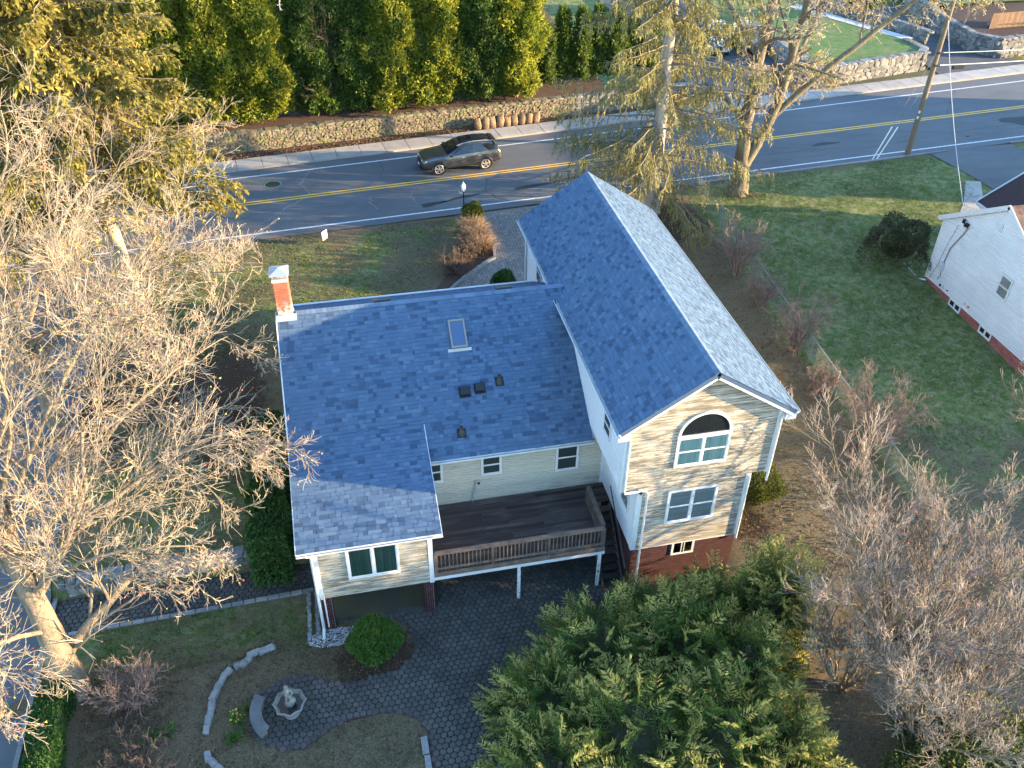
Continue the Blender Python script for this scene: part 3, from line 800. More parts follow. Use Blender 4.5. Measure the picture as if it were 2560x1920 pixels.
for y in np.linspace(-.14, .32, 6): cg.box((.085, y - .006, 9.34), (.097, y + .006, 9.5)); cg.box((.523, y - .006, 9.34), (.535, y + .006, 9.5))
cg.build("cap_mesh", M_steel, chim)
MB().box((.18, -.05, 9.3), (.44, .23, 9.4)).build("flue", mat("flue_clay", (.45, .30, .2)), chim)
MB().add([(-.02, -.27, 9.5), (.64, -.27, 9.5), (.64, .45, 9.5), (-.02, .45, 9.5), (-.02, -.27, 9.53), (.64, -.27, 9.53), (.64, .45, 9.53), (-.02, .45, 9.53), (.31, .09, 9.66)],
         [(3, 2, 1, 0), (0, 1, 5, 4), (1, 2, 6, 5), (2, 3, 7, 6), (3, 0, 4, 7), (4, 5, 8), (5, 6, 8), (6, 7, 8), (7, 4, 8)]).build("chimney_cap", M_steel, chim)
MB().add([(-.05, -.3, ZR - .17), (.68, -.3, ZR - .17), (.68, .1, ZR + .03), (.68, -.15, ZR + .02), (.0, -.15, ZR + .02), (-.05, -.3, ZR - .2)], [(0, 1, 3, 4), (1, 2, 3)]).build("chimney_flashing", M_steel, chim)
M_fl = M_steel
MB().box((.03, -.2, 7.72), (.59, .38, 7.84)).build("chimney_flashing", M_white, chim)

# windows
def window(name, o, u, n, w, h, cols=1, rows=1, fw=.06, back=M_dark, glass=None, arch=False, proud=.045, label=None, mull=.07, fmat=None, par=None):
    """o lower corner on the wall plane, u along, n outward"""
    o, u, n, up_ = Vector(o), Vector(u), Vector(n), Vector((0, 0, 1))
    fm = fmat or M_white
    def bx(b, a0, a1, z0, z1, d0, d1):
        P = [o + u * a + up_ * z + n * d for d in (d0, d1) for a, z in ((a0, z0), (a1, z0), (a1, z1), (a0, z1))]
        b.add(P, [(3, 2, 1, 0), (4, 5, 6, 7), (0, 1, 5, 4), (1, 2, 6, 5), (2, 3, 7, 6), (3, 0, 4, 7)])
    f = MB()
    bx(f, -fw, w + fw, -fw, 0, .0, proud + .015); bx(f, -fw, w + fw, h, h + fw, .0, proud); bx(f, -fw, 0, 0, h, .0, proud); bx(f, w, w + fw, 0, h, .0, proud)
    wp = f.build(name, fm, par or hs)
    if label: wp["label"] = label
    s = MB()
    cw = (w - mull * (cols - 1)) / cols
    for c in range(cols):
        a = c * (cw + mull)
        if c: bx(s, a - mull, a, 0, h, .0, proud - .004)
        rh = h / rows
        for r_ in range(rows):
            z = r_ * rh; d1 = proud - .012 - (.008 if r_ else 0); t_ = .032
            bx(s, a, a + cw, z, z + t_, .027, d1); bx(s, a, a + cw, z + rh - t_, z + rh, .027, d1); bx(s, a, a + t_, z + t_, z + rh - t_, .027, d1); bx(s, a + cw - t_, a + cw, z + t_, z + rh - t_, .027, d1)
            g_ = MB(); g_.add([o + u * q + up_ * zz + n * .029 for q, zz in ((a + t_, z + t_), (a + cw - t_, z + t_), (a + cw - t_, z + rh - t_), (a + t_, z + rh - t_))], [(0, 1, 2, 3)]); g_.build("pane", glass or M_glass, wp)
    s.build("sash", fm, wp)
    k = MB(); bx(k, .01, w - .01, .01, h - .01, .0005, .0265); k.build("blind", back, wp)
    return wp
NY = (0, -1, 0)
def fl(mat_): return mat_
window("window", (1.52, -7.615, 2.50), (1, 0, 0), NY, 1.52, 1.28, 2, 1, .075, M_greencurt, label="wide two pane window with green blinds over the brick piers")
window("window", (4.2, BWY - .035, 3.31), (1, 0, 0), NY, .74, .86, 1, 2, .055, M_screen)
window("window", (6.39, BWY - .035, 3.35), (1, 0, 0), NY, .63, .80, 1, 2, .055, M_screen)
window("window", (9.08, BWY - .035, 3.06), (1, 0, 0), NY, .73, 1.1, 1, 2, .055, M_screen)
window("window", (12.0, UY0 - .035, 5.76), (1, 0, 0), NY, 1.62, 1.08, 2, 2, .075, M_curtain, label="paired sash window with pale teal curtains under the arched light")
window("window", (11.98, UY0 - .035, 3.22), (1, 0, 0), NY, 1.58, 1.36, 2, 2, .075, M_blind, label="paired sash window with grey blinds in the lower storey")
window("window", (12.42, UY0 + .01, 1.5), (1, 0, 0), NY, .72, .58, 2, 1, .05, M_dark, proud=.03)
window("window", (UX0 - .035, -6.0, 6.0), (0, -1, 0), (-1, 0, 0), .62, .72, 1, 2, .05, M_screen)
window("window", (UX0 - .035, 3.6, 6.0), (0, -1, 0), (-1, 0, 0), .7, 1.0, 1, 2, .05, M_screen)
window("window", (LX0 - .035, -5.6, 3.6), (0, -1, 0), (-1, 0, 0), .6, .8, 1, 2, .05, M_screen)
window("window", (LX0 - .035, -6.6, 3.3), (0, -1, 0), (-1, 0, 0), .7, 1.1, 1, 2, .05, M_blind)
# arched light above the gable pair
ac, ar, az = 12.81, .80, 6.98
def arc(r_, y, z0=0): return [(ac + r_ * math.cos(math.pi * k / 20), y, az + z0 + r_ * .98 * math.sin(math.pi * k / 20)) for k in range(21)]
MB().prism(arc(ar, UY0 - .037), (0, -.012, 0)).build("arched_pane", M_glassdark, hs)
b = MB(); A, B = arc(ar + .085, UY0 - .0), arc(ar - .0, UY0 - .0)
for i in range(20):
    q = [Vector(A[i]), Vector(A[i + 1]), Vector(B[i + 1]), Vector(B[i])]; b.prism(q, (0, -.085, 0))
b.box((ac - ar - .1, UY0 - .09, az - .085), (ac + ar + .1, UY0, az)); b.build("arched_frame", M_white, hs)

# skylight, vents and pipes on the main slope
nv = Vector((0, -SL, 1)).normalized(); vv = Vector(vmain); uu = Vector((1, 0, 0))
def onroof(x, y, d=0): return Vector((x, y, ZR + SL * y)) + nv * d
def roofbox(b, x0, x1, y0, y1, d0, d1):
    P = [onroof(x, y, d) for d in (d0, d1) for x, y in ((x0, y0), (x1, y0), (x1, y1), (x0, y1))]
    b.add(P, [(3, 2, 1, 0), (4, 5, 6, 7), (0, 1, 5, 4), (1, 2, 6, 5), (2, 3, 7, 6), (3, 0, 4, 7)])
b = MB()
for q in ((5.86, 6.44, -1.72, -1.66), (5.86, 6.44, -.88, -.82), (5.86, 5.92, -1.66, -.88), (6.38, 6.44, -1.66, -.88)): roofbox(b, *q, 0, .11)
sk = b.build("skylight", M_bronze, hs)
b = MB(); roofbox(b, 5.92, 6.38, -1.66, -.88, .02, .085); b.build("pane", M_skyglass, sk)
b = MB(); roofbox(b, 5.72, 6.56, -1.82, -1.73, .005, .03); b.build("sill_flashing", M_conc, sk)
for x, y in ((6.07, -3.08), (6.61, -3.02)):
    b = MB(); roofbox(b, x - .2, x + .2, y - .18, y + .15, .01, .03); vp = b.build("box_vent", M_black, hs)
    b = MB(); P = [onroof(x - .16, y - .1, .03), onroof(x + .16, y - .1, .03), onroof(x + .16, y + .15, .03), onroof(x - .16, y + .15, .03), onroof(x - .16, y - .12, .17), onroof(x + .16, y - .12, .17), onroof(x + .16, y + .13, .13), onroof(x - .16, y + .13, .13)]
    b.add(P, [(4, 5, 6, 7), (0, 1, 5, 4), (1, 2, 6, 5), (2, 3, 7, 6), (3, 0, 4, 7)]); b.build("hood", mat("black_hood", (.02, .022, .026), rough=.35), vp)
for x, y in ((7.33, -2.9), (5.74, -4.3)):
    p = onroof(x, y)
    b = MB(); roofbox(b, x - .15, x + .15, y - .14, y + .14, .01, .03); vp = b.build("vent_pipe", M_black, hs)
    MB().lathe([(.13, -.05), (.10, .1), (.06, .16), (.055, .3), (.045, .3), (.045, .2)], p, 12).build("stack", mat("vent_stack", (.045, .042, .038), rough=.6), vp)
for x in (3.35, 7.8):
    b = MB(); b.box((x, .12, ZR - .05), (x + .62, .3, ZR + .035)); b.build("ridge_vent", mat("brown_vent", (.07, .065, .06)), hs)
# outdoor pipe with a spray head on the deck wall
pp = MB(); pp.tube([(6.0, BWY - .09, 2.12), (6.0, BWY - .09, 2.25), (6.13, BWY - .09, 3.05), (6.16, BWY - .13, 3.12), (6.22, BWY - .2, 3.1)], .022, 8)
tag(pp.build("shower_pipe", M_steel), "thin metal shower pipe leaning on the cream wall above the deck", "pipe")
MBh = MB(); MBh.lathe([(.02, .05), (.055, .0), (.05, -.02)], (6.22, BWY - .2, 3.08), 10).build("spray_head", M_black, bpy.data.objects["shower_pipe"])
# wall lamp under the overhang
b = MB(); b.lathe([(.05, .06), (.06, .0), (.03, -.06)], (LX0 + .03, UY0 - .12, UZ0 - .09), 10); b.build("wall_lamp", M_black, hs)

# ------------------------------------------------------------------ deck
dk = root("deck", (7.1, -7.6, 0), "dark weathered wooden deck raised on white posts between the two wings", "deck")
DZ = 2.11; D0, D1, DY0, DY1 = 4.2, 10.02, -7.62, BWY - .03
items = []
y = DY0 + .02; k = 0
while y < DY1 - .02:
    cut = D0 + (D1 - D0) * random.choice((.35, .5, .62, .7)); xr = D1 if y < -5.6 else LX0 - .03
    for a, b_ in ((D0, cut), (cut, xr)):
        items.append((mx((a, y, DZ - .03), (b_ - a - .006, 0, 0), (0, .128, 0), (0, 0, .03 + random.uniform(-.003, .004))), dk))
    y += .136
pieces("deck_board", "deck_boards", U_BOX, items, M_deck)
def dpart(name, fn, m): b = MB(); fn(b); return b.build(name, m, dk)
dpart("rim_joist", lambda b: [b.box((D0, DY0 - .03, DZ - .24), (D1 + .03, DY0 + .005, DZ - .035)), b.box((D1, DY0 + .006, DZ - .24), (D1 + .03, DY1, DZ - .035))], M_rail)
dpart("beam", lambda b: b.box((D0 - .03, DY0 + .0, DZ - .42), (D1 + .05, DY0 + .12, DZ - .245)), M_white)
dpart("ledger", lambda b: b.box((D0, DY1 - .1, DZ - .24), (D1, DY1, DZ - .04)), M_dark)
for i in range(12):
    x = D0 + .25 + i * .5; dpart("joist", lambda b: b.box((x, DY0 + .02, DZ - .22), (x + .045, DY1 - .1, DZ - .034)), M_rail)
for x in (7.08, 9.92): dpart("post", lambda b: b.box((x - .05, DY0 + .01, -.02), (x + .05, DY0 + .11, DZ - .42)), mat("peeling_white_post", (.66, .67, .67), (.5, .5, .48), 8, .7, c=(.12, .11, .1), csc=9, cth=(.56, .64)))
RZ = 2.96
def railing(p, q):
    p, q = Vector(p), Vector(q); L = (q - p).length; d = (q - p) / L
    dpart("top_rail", lambda b: b.beam(p + Vector((0, 0, RZ)), q + Vector((0, 0, RZ)), .15, .04), M_rail)
    dpart("sub_rail", lambda b: b.beam(p + Vector((0, 0, RZ - .07)), q + Vector((0, 0, RZ - .07)), .04, .09), M_rail)
    dpart("bottom_rail", lambda b: b.beam(p + Vector((0, 0, DZ + .1)), q + Vector((0, 0, DZ + .1)), .04, .08), M_rail)
    n = int(L / .128)
    for i in range(n):
        c = p + d * (i + .5) * L / n
        o = dpart("baluster", lambda b: b.box((c.x - .018, c.y - .018, DZ + .02), (c.x + .018, c.y + .018, RZ - .02)), M_rail)
    for t_ in np.linspace(0, 1, max(2, int(L / 1.9) + 1)):
        c = p + d * L * float(t_); dpart("rail_post", lambda b: b.box((c.x - .045, c.y - .045, DZ - .2), (c.x + .045, c.y + .045, RZ - .02)), M_rail)
railing((D0 + .06, DY0 + .03, 0), (D1 - .03, DY0 + .03, 0)); railing((D1 - .03, DY0 + .17, 0), (D1 - .03, -5.58, 0))
# stairs down beside the wing
for x in (10.09, 10.82): dpart("stringer", lambda b: b.beam((x, -5.55, DZ - .16), (x, -7.75, .02), .05, .26), M_rail)
for i in range(10):
    z = DZ - .2 * (i + 1) + .02; y = -5.62 - .215 * i
    dpart("stair_tread", lambda b: b.box((10.12, y - .26, z - .035), (10.8, y, z)), M_deck)
dpart("handrail", lambda b: b.beam((10.86, -5.5, 2.75), (10.86, -7.7, .85), .05, .09), M_rail)

# ------------------------------------------------------------------ neighbouring house
nh = root("house", (38, 3.4, 1), "white sided house with brick base and brown roof beside the fenced yard", "house")
NX, NY0, NY1, NPY, NPZ, NEZ, NBZ = 32.0, -.45, 7.56, 3.69, 7.09, 4.71, 1.40
def npart(name, fn, m): b = MB(); fn(b); return b.build(name, m, nh)
nwall = npart("wall", lambda b: b.prism([(NX + .03, NY0 + .03, NBZ), (NX + .03, NY1 - .03, NBZ), (NX + .03, NY1 - .03, NEZ), (NX + .03, NPY, NPZ - .05), (NX + .03, NY0 + .03, NEZ)], (12, 0, 0)), M_whitev)
its = []
z = NBZ
while z < NPZ - .1:
    f0 = 0 if z < NEZ else (z + .14 - NEZ) / (NPZ - NEZ)
    y0, y1 = NY0 + (NPY - NY0) * f0, NY1 - (NY1 - NPY) * f0
    if y1 - y0 > .1: its.append((mx((NX, y1, z), (0, -(y1 - y0), 0), (-.028, 0, 0), (0, 0, .14)), nwall))
    z += .14
pieces("clapboard", "clapboards", U_CLAP, its, M_whitev)
nb = npart("brick_base", lambda b: b.box((NX + .05, NY0 + .05, .2), (44, NY1 - .05, NBZ + .02)), M_mortar)
bl_ = []
brickwall((NX + .05, NY1 - .05, 0), (0, -1, 0), (-1, 0, 0), NY1 - NY0 - .1, .5, NBZ - .01, nb, bl_)
pieces("brick", "bricks", U_BRICK, bl_, mat("pink_brick", (.30, .105, .085), (.22, .08, .068), 8, .85, isl=.25), 260)
M_brown = mat("brown_roof_shingle", (.10, .055, .045), (.16, .10, .075), 7, .9, .6, 25, c=(.07, .04, .036), csc=1.2)
M_dbrown = mat("shade_dark_brown_roof", (.040, .024, .024), (.055, .034, .032), 8, .9, .5, 25)  # brown darkened to stand for the wing slope's shade; other roofs share it
npart("roof", lambda b: [b.prism([(NX - .12, NY1 + .25, NEZ - .12), (44.2, NY1 + .25, NEZ - .12), (44.2, NPY, NPZ + .04), (NX - .12, NPY, NPZ + .04)], (0, 0, .1)),
                         b.prism([(NX - .12, NPY, NPZ + .04), (44.2, NPY, NPZ + .04), (44.2, NY0 - .25, NEZ - .12), (NX - .12, NY0 - .25, NEZ - .12)], (0, 0, .1))], M_brown)
npart("rake_board", lambda b: b.beam((NX - .13, NY1 + .26, NEZ - .1), (NX - .13, NPY - .03, NPZ + .08), .05, .22), M_white)
npart("rake_board", lambda b: b.beam((NX - .13, NY0 - .26, NEZ - .1), (NX - .13, NPY + .03, NPZ + .08), .05, .22), M_white)
npart("corner_board", lambda b: b.box((NX - .035, NY1 - .1, NBZ - .03), (NX + .1, NY1 + .02, NEZ)), M_white)
npart("gutter", lambda b: b.box((NX - .15, NY1 + .2, NEZ - .14), (44, NY1 + .33, NEZ - .04)), M_white)
# cross gable towards the road with its roof coloured dark for shade
CX0, CX1, CY = 35.0, 42.0, 9.2
npart("wing_wall", lambda b: b.prism([(CX0 + .25, 6, 1.2), (CX1, 6, 1.2), (CX1, 6, 4.5), ((CX0 + CX1) / 2, 6, 6.5), (CX0 + .25, 6, 4.55)], (0, CY - 6.25, 0)), M_whitev)
npart("wing_roof", lambda b: [b.prism([(CX0, CY, 4.45), ((CX0 + CX1) / 2, CY, 6.6), ((CX0 + CX1) / 2, 3.6, 6.6), (CX0, 3.6, 4.45)], (0, 0, .1)), b.prism([((CX0 + CX1) / 2, CY, 6.6), (CX1 + .2, CY, 4.4), (CX1 + .2, 3.6, 4.4), ((CX0 + CX1) / 2, 3.6, 6.6)], (0, 0, .1))], M_dbrown)
npart("wing_rake", lambda b: b.beam((CX0 - .03, CY + .02, 4.47), ((CX0 + CX1) / 2, CY + .02, 6.65), .06, .2), M_white)
npart("wing_fascia", lambda b: b.box((CX0 - .06, 6.5, 4.36), (CX0 - .0, CY + .03, 4.53)), M_white)
hs_save = hs
window("window", (NX - .03, 2.72, 3.28), (0, -1, 0), (-1, 0, 0), .66, .98, 1, 2, .07, M_blind, par=nh)
for y in (5.32, 2.88): window("basement_window", (NX + .02, y, 1.06), (0, -1, 0), (-1, 0, 0), .78, .3, 2, 1, .06, M_dark, proud=.04, par=nh)
npart("electric_meter", lambda b: [b.box((NX - .17, 6.46, 2.3), (NX - .02, 6.72, 2.75)), b.lathe([(.1, 2.5), (.1, 2.62)], (NX - .18, 6.59, 0), 10)], mat("meter_grey", (.42, .44, .46), rough=.5))
npart("conduit", lambda b: b.tube([(NX - .06, 6.55, 2.75), (NX - .06, 6.45, 3.6), (NX - .06, 5.9, 4.7), (NX - .1, 5.75, 5.1)], .03, 7), mat("grey_cable", (.16, .17, .19)))
npart("conduit", lambda b: b.tube([(NX - .05, 6.62, 2.3), (NX - .05, 6.5, 2.0), (NX - .05, 6.62, 1.75)], .022, 7), mat("grey_cable", (.16, .17, .19)))
npart("cable", lambda b: b.tube([(NX - .05, 7.2, 1.5), (NX - .05, 6.95, 2.3), (NX - .05, 6.75, 3.6), (NX - .08, 6.4, 4.9)], .012, 5), mat("grey_cable", (.16, .17, .19)))
npart("service_bracket", lambda b: [b.box((NX - .3, 5.7, 5.15), (NX - .1, 5.85, 5.3)), b.box((NX - .22, 6.0, 5.2), (NX - .12, 6.1, 5.4))], M_black)
for y, z, r_, m in ((6.3, 1.58, .07, M_black), (6.05, 1.6, .06, M_blind), (5.7, 1.6, .045, M_black), (4.3, 1.72, .06, M_blind), (4.0, 1.7, .07, mat("copper_vent", (.45, .16, .07)))):
    npart("wall_vent", lambda b: b.tube([(NX - .06, y, z), (NX - .005, y, z)], r_, 10), m)
npart("louvre_vent", lambda b: [b.box((NX - .06, 3.75, 5.9), (NX - .02, 4.05, 6.35))] + [b.box((NX - .085, 3.78, 5.95 + k * .09), (NX - .055, 4.02, 5.98 + k * .09)) for k in range(4)], M_white)
tag(MB().tube([(NX - .05, 7.4, 1.25), (NX - .3, 7.7, 1.16), (31.7, 9.2, 1.33)], .05, 8).build("drain_pipe", mat("old_white_pipe", (.46, .46, .44), rough=.6)), "white drain pipe lying on the grass from the neighbouring house corner", "drain pipe")
poly_sheet("front_path", [(34.2, 9.6), (35.3, 9.4), (39.5, 13.6), (41.0, 16.2), (40.1, 16.4), (38.4, 14)], lambda x, y: H(x, y) + .02, M_walk, kind="structure", label="curved concrete path in front of the neighbouring house")
nd_ = [(9, 41.5, 50), (12, 41.5, 49), (14.2, 41.4, 48.2), (16.5, 40.9, 47.4), (18.6, 40.6, 46.9), (20.9, 40.2, 46.4)]
obj("neighbour_driveway", raw_mesh("neighbour_driveway", np.array([(x, y, H(x, y) + .03) for y, a_, b_ in nd_ for x in (a_, b_)]), [(2 * i, 2 * i + 1, 2 * i + 3, 2 * i + 2) for i in range(5)], M_asph), kind="structure", label="grey asphalt driveway next door")
# kerb stones along the near side of the road
kb = root("granite_kerb", (33, 19.7, 1.9), "thin pale granite kerb along the lawn of the fenced yard", "kerb")
its = [(mx((x, near_e(x) - .02, 1.93), (1.58, 1.58 * .0865, 0), (-.012, .14, 0), (0, 0, .1)), kb) for x in np.arange(24, 40.2, 1.6)] + [(mx((x, near_e(x) - .02, 1.93), (1.58, 1.58 * .0865, 0), (-.012, .14, 0), (0, 0, .1)), kb) for x in np.arange(46.6, 60, 1.6)]
pieces("kerb_stone", "kerb_stones", U_SLAB, its, M_gran)

# ------------------------------------------------------------------ front drive and its granite edging
k1 = [(10.21, 17.03), (10.26, 15.98), (10.24, 14.4), (10.24, 13.2), (10.15, 12.6), (9.62, 12.17), (9.03, 11.62), (8.38, 11.02), (7.84, 10.42), (7.34, 9.76), (7.0, 8.9)]
k2 = [(10.2, 10.2), (9.6, 10.14), (9.12, 9.89), (8.79, 9.68), (8.4, 9.0), (8.3, 8.2)]
poly_sheet("driveway", [(10.3, 17.75), (15.4, 18.2), (15.4, 5.0), (10.3, 5.0), (10.3, 10.1)] + k2[1:] + [(8.3, 4), (6.9, 4), (7.0, 8.9)] + k1[::-1], 2.0, M_dpav, kind="structure", label="paver driveway and walk at the front of the house")
for nm, kk, lb in (("granite_edging", k1, "curved granite block edging along the front driveway bed"), ("granite_edging", k2, "short granite block edging at the front walk beside the shrub")):
    e_ = root(nm, (kk[0][0], kk[0][1], 2), lb, "edging")
    pieces("stone", "stones", U_SLAB, edging(kk, .42, .15, .19, e_, z=2.0, gap=.03), M_gran)
poly_sheet("shrub_bed", [(p[0] - .02, p[1]) for p in k1] + [(6.6, 9.8), (7.6, 11.5), (8.6, 13), (9.0, 16.6)], 2.005, M_mulch, kind="structure", label="mulched bed of shrubs beside the driveway")
lp = root("lamp_post", (9.24, 16.28, 2.0), "black post lantern with white head in the bed by the road", "lamp post")
MB().lathe([(.055, 0), (.055, .1), (.035, .15), (.032, 2.1), (.05, 2.12)], (9.24, 16.28, 1.98), 10).build("post", M_black, lp)
lh = MB().lathe([(.05, 0), (.11, .06), (.13, .3), (.14, .32), (.06, .45), (.02, .5), (.012, .58)], (9.24, 16.28, 4.1), 6).build("lantern", mat("lantern_white", (.6, .6, .58), rough=.3), lp)
MB().tube([(9.24, 16.28, 4.0), (9.05, 16.28, 4.03), (9.0, 16.28, 4.12)], .02, 6).build("bracket", M_white, lp)
sg = root("yard_sign", (1.73, 15.88, 1.96), "small white and red yard sign on wire legs in the front lawn", "sign")
MB().prism([(1.6, 15.72, 2.22), (1.86, 16.04, 2.22), (1.86, 16.04, 2.72), (1.6, 15.72, 2.72)], (.012, -.012, 0)).build("panel", mat("sign_white", (.72, .71, .70), rough=.5), sg)
MB().prism([(1.603, 15.715, 2.23), (1.863, 16.035, 2.23), (1.863, 16.035, 2.36), (1.603, 15.715, 2.36)], (.014, -.014, 0)).build("red_band", mat("sign_red", (.62, .25, .22), rough=.5), sg)
MB().prism([(1.64, 15.76, 2.43), (1.82, 15.98, 2.43), (1.82, 15.98, 2.47), (1.64, 15.76, 2.47)], (.014, -.014, 0)).build("lettering", mat("sign_text", (.25, .2, .2)), sg)
for q in ((1.64, 15.77), (1.83, 16.0)): MB().tube([(q[0], q[1], 1.9), (q[0], q[1], 2.3)], .006, 5).build("leg", M_black, sg)

# ------------------------------------------------------------------ garden behind the house
bs = [(-1.49, -8.01, .5), (-1.93, -8.1, .42), (-2.08, -8.3, .22), (-2.23, -8.42, .2), (-2.42, -8.47, .2), (-2.74, -8.68, .34), (-2.89, -8.93, .32), (-3.01, -9.18, .32), (-3.1, -9.45, .36), (-3.15, -9.74, .34), (-3.17, -10.02, .3), (-3.22, -10.29, .3), (-3.27, -10.58, .28), (-3.18, -11.5, .3), (-3.0, -11.76, .34), (-2.8, -12.0, .3)]
be = root("stone_edging", (-3, -9.5, 0), "curved row of pale granite blocks edging the garden bed", "edging")
its = []
for i, (x, y, l_) in enumerate(bs):
    a_, b_ = bs[max(0, i - 1)], bs[min(len(bs) - 1, i + 1)]
    d = Vector((b_[0] - a_[0], b_[1] - a_[1], 0)).normalized(); ang = random.uniform(-.15, .15); d = Matrix.Rotation(ang, 3, 'Z') @ d; n = Vector((-d.y, d.x, 0))
    its.append((mx((x, y, H(x, y) + .07), d * l_ * 1.1, n * random.uniform(.17, .22), (0, 0, random.uniform(.17, .22))), be, i % 6))
pieces("stone", "stones", U_ROCK, its, mat("pale_granite", (.22, .215, .21), (.15, .148, .145), 9, .8, .3, 25, isl=.2))
kl = root("granite_edging", (-3.5, -5.8, 0), "low straight granite edging between paver path and rear lawn", "edging")
pieces("stone", "stones", U_SLAB, edging([(.1, -5.72), (-3.5, -5.86), (-8.4, -6.02)], .42, .13, .14, kl, z=.0, gap=.025), M_gran)
stone_wall("stone_wall", [(-8.2, -4.35), (-.9, -4.2)], .0, .62, "low grey dry stone wall beside the rear paver path", M_gran3, .3, .4, 300)
cb = root("cobble_edging", (.0, -6.8, 0), "double row of grey cobbles beside the corner downspout", "edging")
its = []
for x0 in (-.08, .2):
    y = -6.0
    while y > -7.75:
        its.append((mx((x0 + random.uniform(-.02, .02), y, .04), (.14, .01, 0), (0, .2, 0), (0, 0, .16)), cb, random.randrange(6))); y -= .19
pieces("cobble", "cobbles", U_ROCK, its, M_gran)
gv = []
U_PEB = (arr([(.5, 0, 0), (0, .5, 0), (-.5, 0, 0), (0, -.5, 0), (0, 0, .5), (0, 0, -.5)]), np.array([(0, 1, 4), (1, 2, 4), (2, 3, 4), (3, 0, 4), (1, 0, 5), (2, 1, 5), (3, 2, 5), (0, 3, 5)]))
for i in range(700):
    a_ = random.uniform(0, 6.28); r_ = math.sqrt(random.random())
    x, y = .85 + 1.05 * r_ * math.cos(a_), -7.95 + .36 * r_ * math.sin(a_); s_ = random.uniform(.04, .085)
    if inside(yard, x, y) and y > -7.6: continue
    V, F = U_PEB; gv.append((V * np.array([s_, s_ * random.uniform(.7, 1), s_ * .6]) + np.array([x, y, .02 + random.uniform(0, .02)]), F))
V, F = join(gv)
obj("pebbles", raw_mesh("pebbles", V, F, mat("river_pebbles", (.40, .39, .39), (.25, .25, .26), 20, .7, isl=.45)), kind="stuff", label="grey river pebbles at the foot of the downspout")
# fountain
fn = root("fountain", (-.72, -10.52, 0), "pale stone garden fountain with octagonal basin and figure on top", "fountain")
M_fst = mat("weathered_cast_stone", (.20, .195, .18), (.13, .127, .118), 6, .85, .4, 30, c=(.10, .095, .085), csc=3.5, cth=(.55, .68))
fc = (-.72, -10.52, 0)
MB().lathe([(.24, 0), (.25, .06), (.2, .09), (.14, .14), (.12, .24), (.16, .3), (.22, .36), (.14, .4)], fc, 16).build("pedestal", M_fst, fn, smooth=False)
octo = lambda t_: 1 / max(abs(math.cos((t_ % (math.pi / 4)) - math.pi / 8)) / math.cos(math.pi / 8) * .95, .5) * (1 + .03 * math.cos(8 * t_))
MB().lathe([(.12, .36), (.3, .4), (.42, .5), (.47, .6), (.48, .64), (.44, .65), (.39, .56), (.3, .5), (.02, .49)], fc, 32, octo).build("basin", M_fst, fn)
MB().lathe([(.37, .53), (.37, .545), (.02, .545)], fc, 32, octo).build("water", mat("dark_water", (.015, .018, .018), rough=.08, spec=.6), fn)
fig = MB(); fc2 = (-.72, -10.5, 0)
fig.lathe([(.15, .5), (.16, .56), (.12, .62), (.13, .66), (.10, .70)], fc2, 12)
fig.tube([(-.77, -10.5, .68), (-.78, -10.52, .86), (-.75, -10.5, 1.02), (-.73, -10.5, 1.12), (-.73, -10.5, 1.24), (-.73, -10.5, 1.29)], [.055, .048, .06, .085, .075, .035], 10)
fig.tube([(-.68, -10.53, .68), (-.66, -10.56, .86), (-.70, -10.51, 1.02)], [.05, .045, .055], 8)
fig.tube([(-.66, -10.5, 1.22), (-.58, -10.55, 1.10), (-.62, -10.6, 1.02)], [.032, .028, .024], 7)
fig.tube([(-.80, -10.5, 1.22), (-.86, -10.54, 1.12), (-.84, -10.58, 1.24)], [.032, .028, .024], 7)
fig.lathe([(.02, -.075), (.055, -.05), (.068, 0), (.06, .045), (.02, .075)], (-.73, -10.51, 1.37), 10)
fig.lathe([(.09, .66), (.11, .74), (.07, .84), (.02, .86)], (-.62, -10.55, 0), 9)
fig.build("figure", M_fst, fn, smooth=True)
# curved stone bench
bn = root("stone_bench", (-1.7, -10.5, 0), "curved dark stone bench facing the fountain", "bench")
M_bst = mat("dark_cast_stone", (.12, .12, .12), (.075, .075, .078), 4, .85, .35, 30)
def arcslab(r0_, r1_, a0, a1, z0, z1, n=12):
    b = MB()
    for i in range(n):
        t0_, t1_ = a0 + (a1 - a0) * i / n, a0 + (a1 - a0) * (i + 1) / n
        b.prism([(-.72 + r_ * math.cos(t_), -10.52 + r_ * math.sin(t_), z0) for r_, t_ in ((r0_, t0_), (r1_, t0_), (r1_, t1_), (r0_, t1_))], (0, 0, z1 - z0))
    return b
arcslab(.86, 1.22, R(150), R(222), .36, .46).build("seat", M_bst, bn)
for a_ in (160, 212): arcslab(.92, 1.16, R(a_ - 6), R(a_ + 6), 0, .36, 2).build("leg", M_bst, bn)
kp = root("granite_kerb", (3.35, -12.4, 0), "two pale granite slabs at the corner of the paver yard", "kerb")
pieces("kerb_stone", "kerb_stones", U_SLAB, [(mx((3.05, -12.72, -.02), (.2, 0, 0), (0, .55, 0), (0, 0, .14)), kp), (mx((3.08, -13.5, -.02), (.18, 0, 0), (0, .74, 0), (0, 0, .1)), kp)], M_gran)
kp2 = root("granite_kerb", (5.0, -13.9, 0), "granite kerb stones at the foot of the dark conifer", "kerb")
pieces("kerb_stone", "kerb_stones", U_SLAB, [(mx((4.4 + k * .36, -13.75 + .02 * k, -.02), (.34, .02, 0), (0, .16, 0), (0, 0, .15)), kp2) for k in range(4)], M_gran)
sk_ = root("roadside_kerb", (-8.6, -9, 0), "pale kerb edging between clipped hedge and side road", "kerb")
